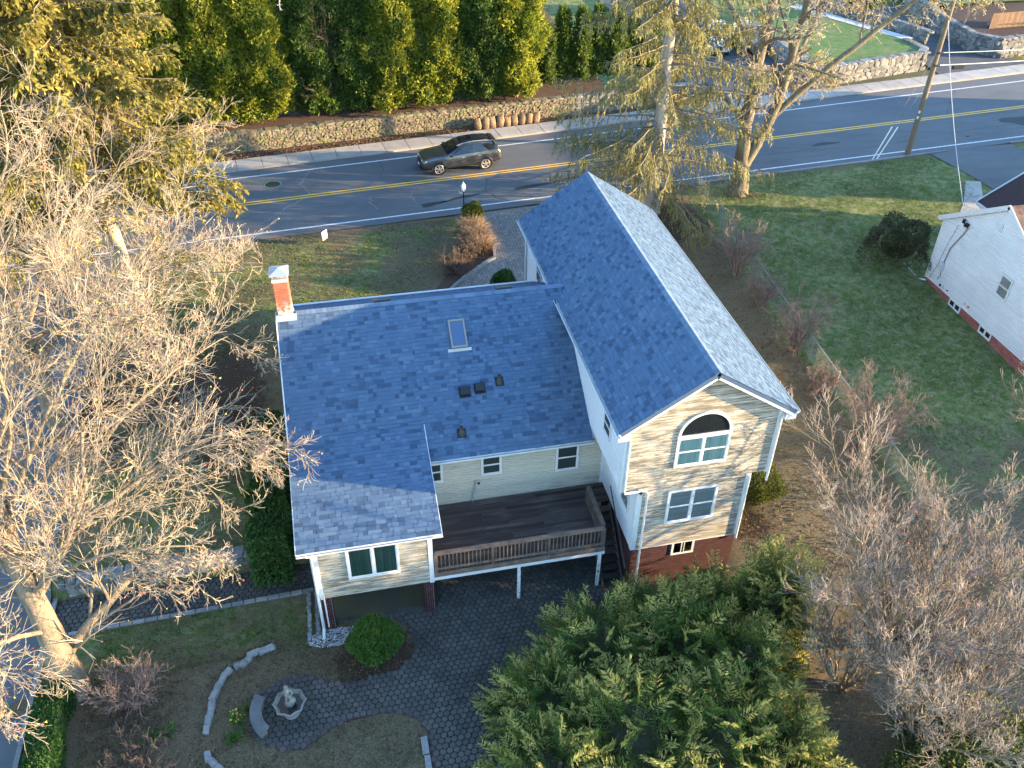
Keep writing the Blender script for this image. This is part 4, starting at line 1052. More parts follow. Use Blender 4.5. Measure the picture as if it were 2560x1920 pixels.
pieces("kerb_stone", "kerb_stones", U_SLAB, [(mx((-8.72, y, H(-8.6, y) - .03), (.15, 0, 0), (0, .98, 0), (0, 0, .13)), sk_) for y in np.arange(-18, 4, 1.0)], M_gran)

# ------------------------------------------------------------------ chain link fence
fe = root("chain_link_fence", (23, 8, 1), "low chain link fence between the side yard and the neighbouring lawn", "fence")
M_galv = mat("dull_galvanised", (.19, .20, .195), rough=.7, metal=.1)
FX = lambda y: 23.1 + .02 * (y - 8)
ys = np.arange(-9, 18.6, 2.3)
for y in ys: MB().tube([(FX(y), y, H(FX(y), y) - .1), (FX(y), y, H(FX(y), y) + 1.18)], .032, 7).build("post", M_galv, fe)
MB().tube([(FX(y), y, H(FX(y), y) + 1.15) for y in ys], .022, 6).build("top_rail", M_galv, fe)
seg = []
sp_ = .1
for y in np.arange(ys[0], ys[-1] - 1.15, sp_):
    for s_ in (1, -1):
        y0, y1 = (y, y + 1.1) if s_ > 0 else (y + 1.1, y)
        seg.append([(FX(y0), y0, H(FX(y0), y0) + .04), (FX(y1), y1, H(FX(y1), y1) + 1.14)])
V, Q = tubes(np.array(seg), np.full((len(seg), 2), .0022), 3)
obj("wire_mesh", raw_mesh("wire_mesh", V, Q, M_galv), fe, kind="stuff")
tag(MB().tube([(22.9, .2, .6), (22.95, .05, 2.0)], [.07, .06], 7).build("wooden_stake", mat("grey_wood", (.30, .26, .22), (.2, .17, .14), 6)), "grey wooden stake standing against the chain link fence", "stake")

# ------------------------------------------------------------------ utility pole, wires and guys
up_ = root("utility_pole", (38.76, 20.67, 2.0), "tall brown wooden utility pole at the edge of the road", "utility pole")
M_pole = mat("pole_wood", (.20, .15, .10), (.13, .10, .07), 5, .9, .4, 20, scl=(6, 6, .6))
MB().tube([(38.76, 20.67, 1.8), (38.8, 20.67, 6), (38.85, 20.67, 13)], [.19, .165, .12], 14).build("shaft", M_pole, up_)
MB().box((37.6, 20.6, 12.2), (40.1, 20.72, 12.32)).build("crossarm", M_pole, up_)
for z in (4.4, 4.75): MB().box((38.56, 20.45, z), (38.66, 20.55, z + .16)).build("number_plate", M_white, up_)
for z in (7.6, 8.35): MB().box((38.7, 20.45, z), (39.05, 20.6, z + .12)).build("bracket", M_black, up_)
M_wire = mat("black_cable", (.05, .05, .055), rough=.6); M_wirel = mat("pale_cable", (.42, .42, .42), rough=.6)
def wire(name, a, b, sag, r_, m, label, n=16):
    P = [(a[0] + (b[0] - a[0]) * t_, a[1] + (b[1] - a[1]) * t_, a[2] + (b[2] - a[2]) * t_ - sag * 4 * t_ * (1 - t_)) for t_ in np.linspace(0, 1, n)]
    return tag(MB().tube(P, r_, 5, False).build(name, m), label, "cable")
wire("overhead_cable", (38.85, 20.6, 8.4), (80, 24.3, 8.6), .7, .02, M_wirel, "upper pale telephone cable running from the pole along the road")
wire("overhead_cable", (38.85, 20.6, 7.65), (80, 24.3, 7.9), .6, .03, M_wirel, "thicker lower telephone cable running from the pole along the road")
wire("overhead_wire", (39.9, 20.65, 12.4), (80, 24.2, 12.4), .8, .012, M_wire, "topmost thin power line leaving the pole crossarm")
wire("overhead_wire", (37.8, 20.65, 12.4), (80, 23.2, 12.2), .9, .012, M_wire, "second thin power line beside the pole crossarm")
wire("service_drop", (38.8, 20.6, 10.3), (31.8, 5.8, 5.25), .5, .016, M_wirel, "twisted service cable sagging from the pole to the neighbouring house")
sc_ = MB(); sc_.box((40.2, 20.62, 7.3), (40.9, 20.82, 7.52)); tag(sc_.build("splice_case", M_black), "black splice case hanging under the telephone cable", "splice case")
for k, (ax, ay, z) in enumerate(((36.05, 20.28, 8.6), (36.35, 20.30, 6.9))):
    g_ = root("guy_wire", (ax, ay, 1.95), ("steel guy wire with white guard tube, the one farther from the pole", "steel guy wire with white guard tube, the one nearer the pole")[k], "guy wire")
    d = Vector((38.75 - ax, 20.6 - ay, z - 1.95)).normalized(); p = Vector((ax, ay, 1.93))
    MB().tube([p, Vector((38.75, 20.6, z))], .012, 5).build("strand", M_galv, g_)
    MB().tube([p + d * .1, p + d * 2.3], .04, 7).build("guard", mat("guard_white", (.66, .64, .60), rough=.5), g_)

# ------------------------------------------------------------------ far right: walls, drives, lawns
strip("verge_lawn", lambda x: walk_y(x) - .03, lambda x: walk_y(x) + 1.1, 2.075, 38.3, 49.6, mat("verge_grass", (.09, .075, .045), (.05, .065, .025), 3, .95), kind="structure", step=.8)
stone_wall("stone_wall", [(19.5, wall_y(19.5)), (28.6, wall_y(28.6)), (29.3, 40)], 2.06, 3.2, "fieldstone wall turning up the driveway behind the spruce", M_gran3, .4, .45, 200)
stone_wall("stone_wall", [(38.6, 45), (38.6, 33.0), (48.6, 35.1), (49.6, 36.2), (49.4, 38.2)], 2.08, 3.42, "curved grey stone retaining wall holding up a small lawn", M_gran3, .42, .5, 300)
poly_sheet("raised_lawn", [(38.8, 33.2), (48.5, 35.3), (49.4, 36.3), (49.2, 38.2), (44.2, 49), (38.8, 49)], 3.38, mat("fresh_lawn", (.04, .095, .022), (.085, .145, .04), 2.5, .95, .8, 30, c=(.13, .13, .06), csc=.9, cth=(.5, .7), bd=.06), kind="structure", label="small bright green lawn above the stone wall")
poly_sheet("walk", [(49.2, 38.3), (50.0, 38.9), (45.3, 50), (44.1, 49.4)], 3.40, M_conc, kind="structure", label="pale concrete walk beside the raised lawn")
stone_wall("stone_wall", [(46.6, 51), (50.7, 41.5), (51.2, 39.2)], 2.1, 3.75, "short stone wall between walk and far driveway", M_gran3, .42, .5, 160)
stone_wall("stone_wall", [(57.5, 52), (55.6, 43), (55.3, 38.6), (56.6, 36.9), (66, 38)], 2.1, 3.5, "grey stone wall curving up the right side of the far driveway", M_gran3, .45, .5, 260)
poly_sheet("far_driveway", [(29.6, 31.5), (38.45, 32.6), (38.45, 60), (29.6, 60)], 2.09, M_asph2, kind="structure", label="dark asphalt driveway with parked cars across the road")
poly_sheet("far_driveway", [(49.6, 34.0), (60, 35.3), (56.4, 37.0), (55.3, 38.7), (55.7, 43), (57.5, 60), (50, 60), (51.2, 39.2), (49.9, 36.6)], 2.095, M_asph2, kind="structure", label="dark asphalt driveway between the stone walls")
poly_sheet("mulch_bank", [(55.6, 38.9), (56.8, 37.3), (80, 39.5), (80, 47), (58, 47), (56, 43)], 3.45, M_dmulch, kind="structure", label="dark mulched bank above the far stone wall")
poly_sheet("hill_lawn", [(58, 46.8), (120, 46.8), (120, 130), (58, 130)], 3.6, mat("fresh_lawn", (.035, .095, .02)), kind="structure", label="bright sunlit lawn at the far corner")
wf = root("wood_fence", (59, 40, 3.4), "short brown board fence panel above the far stone wall", "fence")
its = [(mx((57.6 + k * .155, 39.9 + .012 * k, 3.42), (.145, .01, 0), (0, .03, 0), (0, 0, 1.25)), wf) for k in range(40)]
pieces("board", "boards", U_BOX, its, mat("tan_fence_board", (.22, .13, .08), (.16, .095, .06), 5, .85, isl=.2))
MB().box((57.6, 39.96, 3.7), (63.8, 40.5, 3.78)).build("rail", M_rail, wf)
# pale houses glimpsed behind the hedge trees
def far_house(x0, x1, y0, y1, z0, z1, label, wm):
    r0 = root("house", ((x0 + x1) / 2, y0, z0), label, "house")
    MB().box((x0, y0, z0), (x1, y1, z1)).build("wall", wm, r0)
    MB().prism([(x0 - .3, y0 - .4, z1), (x1 + .3, y0 - .4, z1), (x1 + .3, (y0 + y1) / 2, z1 + 2.4), (x0 - .3, (y0 + y1) / 2, z1 + 2.4)], (0, 0, .15)).build("roof", M_dbrown, r0)
    MB().prism([(x0 - .3, (y0 + y1) / 2, z1 + 2.4), (x1 + .3, (y0 + y1) / 2, z1 + 2.4), (x1 + .3, y1 + .4, z1), (x0 - .3, y1 + .4, z1)], (0, 0, .15)).build("roof", M_dbrown, r0)
    for x in np.arange(x0 + 1.2, x1 - 1.2, 2.6):
        window("window", (x, y0 - .01, z0 + 1.2), (1, 0, 0), NY, .9, 1.3, 1, 2, .08, M_screen, par=r0)
far_house(-2, 13, 48, 57, 4.0, 9.5, "pale house mostly hidden behind the tall hedge trees", M_whitev)
far_house(-34, -20, 30, 40, 3.0, 8.5, "pale house glimpsed through the spruce by the side road", M_whitev)

# ------------------------------------------------------------------ cars
def car(name, label, loc, rz, paint, roofm, rim):
    r0 = root(name, (0, 0, 0), label, "car")
    X_ = [-2.50, -2.44, -2.25, -1.7, -1.15, -1.0, -.12, .6, 1.4, 2.0, 2.36, 2.46, 2.49]
    belt = [.62, .84, .96, 1.02, 1.06, 1.07, 1.09, 1.11, 1.14, 1.17, 1.15, .98, .6]
    wS = [.50, .74, .87, .93, .95, .955, .96, .96, .955, .93, .88, .82, .70]
    wB = [.52, .78, .92, .975, .985, .985, .985, .985, .985, .965, .92, .86, .74]
    top = [.66, .90, 1.02, 1.10, 1.14, 1.15, 1.63, 1.72, 1.70, 1.60, 1.20, 1.02, .64]
    wr = [0, 0, 0, 0, 0, 0, .60, .66, .66, .60, 0, 0, 0]
    zb = [.42, .34, .28, .25, .25, .25, .25, .25, .25, .27, .34, .4, .46]
    V = []; n = 8
    for i, x in enumerate(X_):
        if wr[i]: q = [(wr[i] + .06, top[i] - .10), (wr[i] * .86, top[i] - .02), (0, top[i])]
        else: q = [(wS[i] * .88, top[i] - .035), (wS[i] * .5, top[i] - .005), (0, top[i])]
        half = [(0, zb[i]), (wB[i] * .8, zb[i]), (wB[i], zb[i] + .16), (wB[i] + .01, (zb[i] + belt[i]) / 2 + .05), (wS[i], belt[i])] + q
        V.append([(x, y, z) for y, z in half])
    def mir(p): return (p[0], -p[1], p[2])
    b = MB()
    for s_ in (1, -1):
        for i in range(len(X_) - 1):
            for k in range(n - 1):
                q = [V[i][k], V[i + 1][k], V[i + 1][k + 1], V[i][k + 1]]
                if s_ < 0: q = [mir(p) for p in q][::-1]
                b.add(q, [(0, 1, 2, 3)])
    b.add([V[0][k] for k in range(n)] + [mir(V[0][k]) for k in range(n - 2, 0, -1)], [list(range(2 * n - 2))]); b.add([V[-1][k] for k in range(n)] + [mir(V[-1][k]) for k in range(n - 2, 0, -1)], [list(range(2 * n - 2))[::-1]])
    import bmesh
    me = raw_mesh("body", b.V, b.F, paint, True); bm = bmesh.new(); bm.from_mesh(me); bmesh.ops.remove_doubles(bm, verts=bm.verts, dist=1e-4); bmesh.ops.recalc_face_normals(bm, faces=bm.faces); bm.to_mesh(me); bm.free()
    body = obj("body", me, r0)
    sub = body.modifiers.new("sub", 'SUBSURF'); sub.levels = 1; sub.render_levels = 2
    def lerp(a, b_, t_): return Vector(a) * (1 - t_) + Vector(b_) * t_
    def panel(nm, quad, m, off=.012, inset=.0):
        q = [Vector(p) for p in quad]; nn = (q[1] - q[0]).cross(q[3] - q[0]).normalized()
        c = sum(q, Vector()) / len(q)
        if nn.dot(c - Vector((c.x * .8, 0, .9))) < 0: nn = -nn
        q = [lerp(p, c, inset) + nn * off for p in q]
        bb = MB(); bb.prism([p - nn * .03 for p in q], nn * .03); return bb.build(nm, m, r0)
    for s_ in (1, -1):
        f = (lambda p: p) if s_ > 0 else mir
        # side glass between belt and roof rail
        A = lambda i, t_: lerp(V[i][4], V[i][5], t_)
        a0 = lerp(lerp(V[5][4], V[6][4], .12), (0, 0, 0), 0)
        for (i0, t0_, i1, t1_) in ((5, .35, 7, -.02), (7, .03, 8, .42), (8, .47, 9, .75)):
            def at(i, t_, v):
                j = int(min(i + max(t_, 0), len(X_) - 1.001)); ff = i + t_ - j
                return lerp(A(j, v), A(j + 1, v), ff)
            lo0, lo1 = (5.35 if i0 == 5 else i0 + t0_), i1 + t1_
            def pt(u_, v): j = int(u_); return lerp(A(j, v), A(j + 1, v), u_ - j)
            mid = (lo0 + lo1) / 2
            top0 = 6.02 if i0 == 5 else lo0
            P = [pt(lo0, .06), pt(mid, .06), pt(lo1, .06), pt(lo1 - (.25 if i0 == 8 else 0), .93), pt((top0 + lo1) / 2, .93), pt(top0, .93)]
            bb = MB(); oo = Vector((0, s_ * .022, .008)); P = [Vector(f(tuple(p))) + oo for p in P]
            bb.prism(P, (0, -s_ * .03, 0)); bb.build("side_window", M_glassdark, r0)
        bb = MB(); bb.tube([Vector(f((x, w_, z))) for x, w_, z in ((-.3, .68, 1.6), (.1, .66, 1.70), (.7, .68, 1.76), (1.4, .68, 1.75), (1.95, .64, 1.66))], .022, 6); bb.build("roof_rail", M_steel, r0)
        bb = MB(); bb.lathe([(.03, -.07), (.085, -.05), (.09, .05), (.03, .08)], (-.72, s_ * 1.05, 1.13), 8); bb.build("wing_mirror", paint, r0)
        for x in (-.05, .95): MB().box((x, s_ * .985 - .012, .93), (x + .2, s_ * .985 + .012, .965)).build("door_handle", M_steel, r0)
        panel("headlight", [f(p) for p in [(-2.44, .42, .80), (-2.27, .84, .82), (-2.2, .87, .90), (-2.40, .46, .88)]], mat("headlight_glass", (.75, .78, .8), rough=.1, spec=.6), .03)
        panel("tail_light", [f(p) for p in [(2.36, .60, 1.0), (2.30, .90, .98), (2.22, .92, 1.1), (2.34, .64, 1.1)]], mat("red_lamp", (.55, .02, .03), rough=.15, spec=.6), .05)
        for x in (-1.5, 1.42):
            wh = root_part("wheel", r0)
            MB().tube([(x, s_ * .74, .37), (x, s_ * .985, .37)], [.375, .375], 22).build("tyre", M_tyre, wh)
            MB().tube([(x, s_ * .9, .37), (x, s_ * .992, .37)], [.275, .275], 22).build("rim", rim[0], wh)
            sp = MB()
            for k in range(5):
                for dt in (-.12, .12):
                    a_ = 2 * math.pi * k / 5 + .3 + dt; sp.beam((x, s_ * .995, .37), (x + .265 * math.cos(a_ + dt * .5), s_ * .995, .37 + .265 * math.sin(a_ + dt * .5)), .03, .035, up=(0, 1, 0))
            sp.tube([(x + .262 * math.cos(t_), s_ * .994, .37 + .262 * math.sin(t_)) for t_ in np.linspace(0, 2 * math.pi, 21)], .018, 5, False)
            sp.build("spokes", rim[1], wh)
            ar_ = MB(); ar_.tube([(x + .42 * math.cos(t_), s_ * .965, .36 + .42 * math.sin(t_)) for t_ in np.linspace(-.15, math.pi + .15, 15)], .045, 6); ar_.build("wheel_arch", mat("arch_trim", (.03, .03, .032), rough=.6), r0)
            dk_ = MB(); dk_.tube([(x, s_ * .70, .38), (x, s_ * .972, .38)], [.43, .43], 20); dk_.build("wheel_well", M_dark, r0)
    wq = [lerp(V[5][6], V[6][6], .06), lerp(V[5][6], V[6][6], .93)]
    ws = MB()
    row0 = [lerp(V[5][k], V[6][k], .07) for k in (5, 6, 7)]; row1 = [lerp(V[5][k], V[6][k], .9) for k in (5, 6, 7)]
    o_ = Vector((-.016, 0, .022))
    pts = [p + o_ for p in row0] + [Vector(mir(tuple(p))) + o_ for p in row0[1::-1]]; pts2 = [p + o_ for p in row1] + [Vector(mir(tuple(p))) + o_ for p in row1[1::-1]]
    ws.add(pts + pts2, [(i, i + 1, 6 + i, 5 + i) for i in range(4)]); ws.build("windshield", M_glassdark, r0, True)
    rw = MB(); row0 = [lerp(V[9][k], V[10][k], .12) for k in (5, 6, 7)]; row1 = [lerp(V[9][k], V[10][k], .8) for k in (5, 6, 7)]; o_ = Vector((.02, 0, .02))
    pts = [p + o_ for p in row0] + [Vector(mir(tuple(p))) + o_ for p in row0[1::-1]]; pts2 = [p + o_ for p in row1] + [Vector(mir(tuple(p))) + o_ for p in row1[1::-1]]
    rw.add(pts + pts2, [(i, i + 1, 6 + i, 5 + i) for i in range(4)]); rw.build("rear_window", M_glassdark, r0, True)
    ro = MB(); X2 = ((-.05, 1.645, .52), (.3, 1.70, .56), (1.0, 1.735, .56), (1.7, 1.70, .53), (1.95, 1.64, .5))
    ro.add([(x, w_ * s_, z - .012) for x, z, w_ in X2 for s_ in (-1, 1)] + [(x, 0, z + .012) for x, z, w_ in X2], [(2 * i, 2 * i + 2, 11 + i, 10 + i) for i in range(4)] + [(2 * i + 1, 10 + i, 11 + i, 2 * i + 3) for i in range(4)]); ro.build("roof_panel", roofm, r0, True)
    MB().box((.05, -.4, 1.705), (.75, .4, 1.748)).build("sunroof", M_glassdark, r0)
    sp_ = MB(); sp_.prism([(1.9, -.52, 1.655), (2.2, -.48, 1.60), (2.2, .48, 1.60), (1.9, .52, 1.655)], (0, 0, .035)); sp_.build("spoiler", roofm, r0)
    panel("grille", [(-2.475, -.42, .52), (-2.475, .42, .52), (-2.43, .38, .82), (-2.43, -.38, .82)], M_black, .05)
    MB().box((-2.52, -.62, .32), (-2.40, .62, .42)).build("bumper", M_black, r0); MB().box((2.38, -.6, .36), (2.51, .6, .5)).build("bumper", M_black, r0)
    panel("number_plate", [(-2.49, -.16, .44), (-2.49, .16, .44), (-2.48, .16, .54), (-2.48, -.16, .54)], M_white, .06)
    r0.location = loc; r0.rotation_euler = (0, 0, rz)
    return r0
def root_part(name, parent):
    o = bpy.data.objects.new(name, None); link(o, parent); return o
M_tyre = mat("tyre", (.018, .018, .019), rough=.8)
t = NT("metallic_graphite"); t.done((.075, .078, .082), .32, .6, .55); t.b.inputs["Coat Weight"].default_value = 1.0; t.b.inputs["Coat Roughness"].default_value = .05; M_graph = t.m
t = NT("white_car_paint"); t.done((.72, .74, .76), .3, .5); t.b.inputs["Coat Weight"].default_value = .8; M_wcar = t.m
t = NT("black_car_paint"); t.done((.02, .022, .026), .3, .5); t.b.inputs["Coat Weight"].default_value = .8; M_bcar = t.m
car("sport_utility_car", "graphite grey sport utility car driving along the road", (10.27, 24.28, 2.004), R(6.0), M_graph, mat("gloss_black_roof", (.02, .02, .022), rough=.25, spec=.6), (M_tyre, mat("bright_alloy", (.60, .52, .46), rough=.35, metal=.5)))
car("parked_car", "white car parked in the driveway behind the big maple", (34.9, 43.4, 2.10), R(72), M_wcar, M_wcar, (M_tyre, M_steel))
car("parked_car", "black car parked beside the white one behind the maple trunks", (37.4, 43.0, 2.10), R(80), M_bcar, M_bcar, (M_tyre, M_steel))

# ------------------------------------------------------------------ paper leaf bags in a row
M_bag = mat("brown_paper_bag", (.25, .165, .10), (.185, .12, .07), 5, .8, .7, 12, bd=.08, isl=.14)
M_bagp = mat("bag_print", (.34, .14, .09), (.30, .12, .08), 6, .8)
tops = ("rolled shut", "leaning on its neighbour", "with a pinched top", "standing straight and open", "with a torn open rim", "with a wide folded top", "with a crumpled rim", "bulging at the bottom", "half behind the spruce branch")
pos9 = ("first", "second", "third", "fourth", "fifth", "sixth", "seventh", "eighth", "ninth")
for i in range(9):
    x = 12.45 + i * .505; y = walk_y(x) + .22 + random.uniform(-.03, .05)
    bag = root("leaf_bag", (x, y, 2.08), f"brown paper leaf bag, {pos9[i]} in the row from the car end", "paper bag", "paper leaf bags against the stone wall")
    rr = np.random.default_rng(40 + i); b = MB(); V = []; n = 16
    prof = [(.82, 0), (.98, .08), (1.02, .3), (1.0, .5), (.93, .66), (.82, .78), (.74, .88), (.70, .95)]
    hh = rr.uniform(.66, .88); lean = rr.normal(0, .09, 2); pinch = rr.uniform(.15, .8); ph = rr.uniform(0, 6)
    for k, (r_, z) in enumerate(prof):
        for j in range(n):
            t_ = 2 * math.pi * j / n; c_, s_ = math.cos(t_), math.sin(t_)
            sq = (abs(c_) ** 3.2 + abs(s_) ** 3.2) ** (-1 / 3.2)
            f_ = max(0, (z - .55) / .4); wx = r_ * .235 * sq * (1 + f_ * .15); wy = r_ * .19 * sq * (1 - f_ * pinch)
            w_ = 1 + rr.normal(0, .04) + .10 * f_ * math.sin(3 * t_ + ph)
            V.append((x + wx * c_ * w_ + lean[0] * z, y + wy * s_ * w_ + lean[1] * z, 2.08 + z * hh + .05 * f_ * math.sin(2 * t_ + ph) + rr.normal(0, .008)))
    F = [(a_ * n + j, a_ * n + (j + 1) % n, (a_ + 1) * n + (j + 1) % n, (a_ + 1) * n + j) for a_ in range(len(prof) - 1) for j in range(n)]
    F.append(list(range(n))[::-1]); b.add(V, F); b.build("sack", M_bag, bag, True)
    it = MB(); k = (len(prof) - 3) * n; inn = [Vector(v) * 1 for v in V[(len(prof) - 2) * n:(len(prof) - 1) * n]]; cc_ = sum(inn, Vector()) / n
    it.add([cc_ + (p - cc_) * .9 for p in inn], [list(range(n))]); it.build("leaf_filling", M_mulch, bag)

# added houses, unseen to the east, placed to keep yards and road in shade
def unseen_shade_house(x0, x1, y0, y1, z0, ze, zr, label):
    r0 = root("house", ((x0 + x1) / 2, (y0 + y1) / 2, z0), label, "house"); xm = (x0 + x1) / 2
    MB().prism([(x0, y0, z0 - .5), (x1, y0, z0 - .5), (x1, y0, ze), (xm, y0, zr), (x0, y0, ze)], (0, y1 - y0, 0)).build("wall", M_whitev, r0)
    MB().prism([(x0 - .4, y0 - .3, ze - .15), (xm, y0 - .3, zr + .1), (xm, y1 + .3, zr + .1), (x0 - .4, y1 + .3, ze - .15)], (0, 0, .15)).build("roof", M_dbrown, r0)
    MB().prism([(xm, y0 - .3, zr + .1), (x1 + .4, y0 - .3, ze - .15), (x1 + .4, y1 + .3, ze - .15), (xm, y1 + .3, zr + .1)], (0, 0, .15)).build("roof", M_dbrown, r0)
    for y in np.arange(y0 + 1.5, y1 - 1.5, 3.0): window("window", (x0 - .01, y + .9, z0 + 1.2), (0, -1, 0), (-1, 0, 0), .9, 1.3, 1, 2, .08, M_screen, par=r0)
unseen_shade_house(58, 67, 8.7, 24, 2, 6.5, 9.4, "added white house out of view, placed to shade the road and lawn")
unseen_shade_house(46, 56, -24, -5, .8, 3.9, 5.6, "added low house out of view, placed to shade the side yard")

# ------------------------------------------------------------------ vegetation
def rperp(d):
    p = np.cross(d, rng.normal(size=d.shape)); return unit(p)
def grow(nodes, rad, L, nch, t0, ang, ratio, K, wob, trop, rmin, rr=.62, tend=1.0, asd=.18):
    N, Kp, _ = nodes.shape
    t = t0 + (tend - t0) * ((np.arange(nch)[None] + rng.random((N, nch))) / nch)
    f = np.clip(t * (Kp - 1), 0, Kp - 1.001); i = f.astype(int); fr = f - i
    I = np.arange(N)[:, None]
    a, b = nodes[I, i], nodes[I, i + 1]
    p = (a + (b - a) * fr[..., None]).reshape(-1, 3); d = unit((b - a).reshape(-1, 3))
    r0 = (rad[I, i] + (rad[I, i + 1] - rad[I, i]) * fr).ravel() * rr
    A = ang + rng.normal(0, asd, len(p))
    nd = d * np.cos(A)[:, None] + rperp(d) * np.sin(A)[:, None]
    nd[:, 2] += trop; nd = unit(nd)
    l = (L[:, None] * ratio * rng.uniform(.6, 1.25, (N, nch)) * (1.15 - .5 * t)).ravel()
    r0 = np.maximum(r0, rmin * 1.15)
    out = [p]; 
    for k in range(K):
        nd = nd + rng.normal(0, wob, nd.shape); nd[:, 2] += trop * .35; nd = unit(nd)
        out.append(out[-1] + nd * (l / K)[:, None])
    nodes2 = np.stack(out, 1)
    w = np.linspace(0, 1, K + 1)[None]
    rad2 = np.maximum(r0[:, None] * (1 - .68 * w), rmin)
    return nodes2, rad2, l
def polyline(P, R_, n=24):
    P = np.array(P, float); s = np.linspace(0, len(P) - 1, n); i = np.minimum(s.astype(int), len(P) - 2); f = (s - i)[:, None]
    P0 = P[np.maximum(i - 1, 0)]; P1 = P[i]; P2 = P[i + 1]; P3 = P[np.minimum(i + 2, len(P) - 1)]
    C = .5 * (2 * P1 + (P2 - P0) * f + (2 * P0 - 5 * P1 + 4 * P2 - P3) * f ** 2 + (3 * P1 - P0 - 3 * P2 + P3) * f ** 3)
    return C, np.interp(s, np.arange(len(R_)), R_)
def bare_tree(name, label, limbs, levels, barkm, twigm, budm=None, nbud=0, group=None, bud=.05, base=None, cat="tree", budm2=None, limb=1.0):
    """limbs: list of (points, radii) for trunk and main limbs; levels: list of grow() settings"""
    base = base or limbs[0][0][0]
    r0 = root(name, base, label, cat, group)
    tb = []; N = []; Rr = []; Ls = []
    for k, (P, rr_) in enumerate(limbs):
        c, r_ = polyline(P, [q * (1 if k == 0 else limb) for q in rr_]); c = c + np.concatenate([np.zeros((1, 3)), rng.normal(0, .02, (len(c) - 1, 3))])
        th = tubes(c[None], r_[None], 12); V = th[0]
        V = V + rng.normal(0, 1, V.shape) * np.repeat(r_, 12)[:, None] * .035; tb.append((V, th[1]))
        N.append(c); Rr.append(r_); Ls.append(np.linalg.norm(np.diff(c, axis=0), axis=1).sum())
    nodes, rad, L = np.stack(N), np.stack(Rr), np.array(Ls)
    tw = []
    for k, lv in enumerate(levels):
        nodes, rad, L = grow(nodes, rad, L, **lv)
        n = 7 if k == 0 else 5 if k == 1 else 3
        (tb if k < 2 else tw).append(tubes(nodes, rad, n))
    V, Q = join(tb); obj("trunk", raw_mesh("trunk", V, Q, barkm, True), r0)
    V, Q = join(tw); obj("crown", raw_mesh("crown", V, Q, twigm, True), r0)
    if nbud:
        tip = nodes[:, -1]; sel = rng.choice(len(tip), min(nbud, len(tip)), replace=False)
        for mm, ss in ((budm, sel[::2]), (budm2 or budm, sel[1::2])):
            d = unit(rng.normal(size=(len(ss), 3))); V, Q = cards(tip[ss] - d * bud * .5, d, bud * rng.uniform(.6, 1.3, len(ss)), bud * .4)
            obj("buds", raw_mesh("buds", V, Q, mm), r0, kind="stuff")
    return r0
M_bark = mat("pale_maple_bark", (.25, .195, .135), (.14, .11, .078), 5, .9, .8, 14, bd=.05, scl=(2.5, 2.5, .6))
M_twig = mat("pale_twig", (.43, .355, .265), (.27, .215, .16), 1.5, .85, isl=.25)
M_bark2 = mat("grey_bark", (.19, .15, .105), (.085, .068, .05), 6, .9, .9, 12, bd=.06, scl=(2.5, 2.5, .6), c=(.19, .17, .09), csc=1.4)
M_twig2 = mat("pinkish_twig", (.33, .275, .245), (.20, .16, .14), 1.5, .85, isl=.28)
M_bud = leaf("yellow_buds", (.42, .36, .06), (.50, .42, .10), trans=.4)
M_bud2 = leaf("red_buds", (.30, .06, .05), (.38, .12, .07), trans=.3)
def lv(nch, t0, ang, ratio, K, wob, trop, rmin, rr=.62, **k): return dict(nch=nch, t0=t0, ang=ang, ratio=ratio, K=K, wob=wob, trop=trop, rmin=rmin, rr=rr, **k)

# two big bare maples by the side road
b0 = (-7.44, -8.28, -.05)
A = [([b0, (-7.55, -7.9, 2.2), (-7.9, -7.1, 4.4), (-8.2, -6.3, 6.6), (-8.3, -5.6, 9.5), (-8.4, -5.4, 12.5)], [.55, .36, .30, .25, .16, .05]),
     ([(-7.7, -7.5, 3.4), (-6.4, -6.6, 5.0), (-4.6, -5.8, 6.0), (-2.6, -5.2, 6.8), (-.9, -5.0, 7.0)], [.2, .16, .12, .08, .03]),
     ([(-7.9, -7.1, 4.2), (-6.6, -5.4, 5.6), (-5.0, -3.6, 6.8), (-3.2, -2.2, 7.6), (-1.6, -1.2, 8.0)], [.2, .16, .12, .08, .03]),
     ([(-8.1, -6.6, 5.6), (-7.0, -4.6, 7.4), (-5.8, -2.0, 8.8), (-4.6, .6, 9.6), (-3.6, 2.4, 10.2)], [.18, .15, .11, .08, .03]),
     ([(-7.75, -7.3, 3.6), (-6.9, -8.0, 4.8), (-5.4, -8.2, 5.6), (-3.8, -8.3, 5.8), (-2.4, -8.2, 5.4)], [.15, .12, .09, .06, .025]),
     ([(-8.2, -6.4, 6.3), (-9.6, -5.2, 8.0), (-11, -4.4, 9.2), (-12.6, -3.6, 10), (-13.5, -3, 10.6)], [.17, .14, .11, .08, .03]),
     ([(-7.6, -8.0, 2.6), (-8.4, -9.2, 3.8), (-8.3, -10.4, 4.6), (-7.8, -11.6, 5.2), (-7.4, -12.4, 5.6)], [.14, .11, .08, .06, .025])]
lvA = [lv(12, .10, .75, .46, 7, .13, .05, .016, .40), lv(10, .10, .7, .48, 5, .14, .05, .010, .48), lv(6, .1, .65, .54, 4, .15, .06, .0062, .5), lv(3, .1, .55, .62, 1, .14, .06, .0045, .6)]
bare_tree("maple_tree", "large bare maple leaning over the rear garden beside the clipped hedge", A, lvA, M_bark, M_twig, M_bud, 3000, bud=.07, budm2=M_bud2, limb=.55)
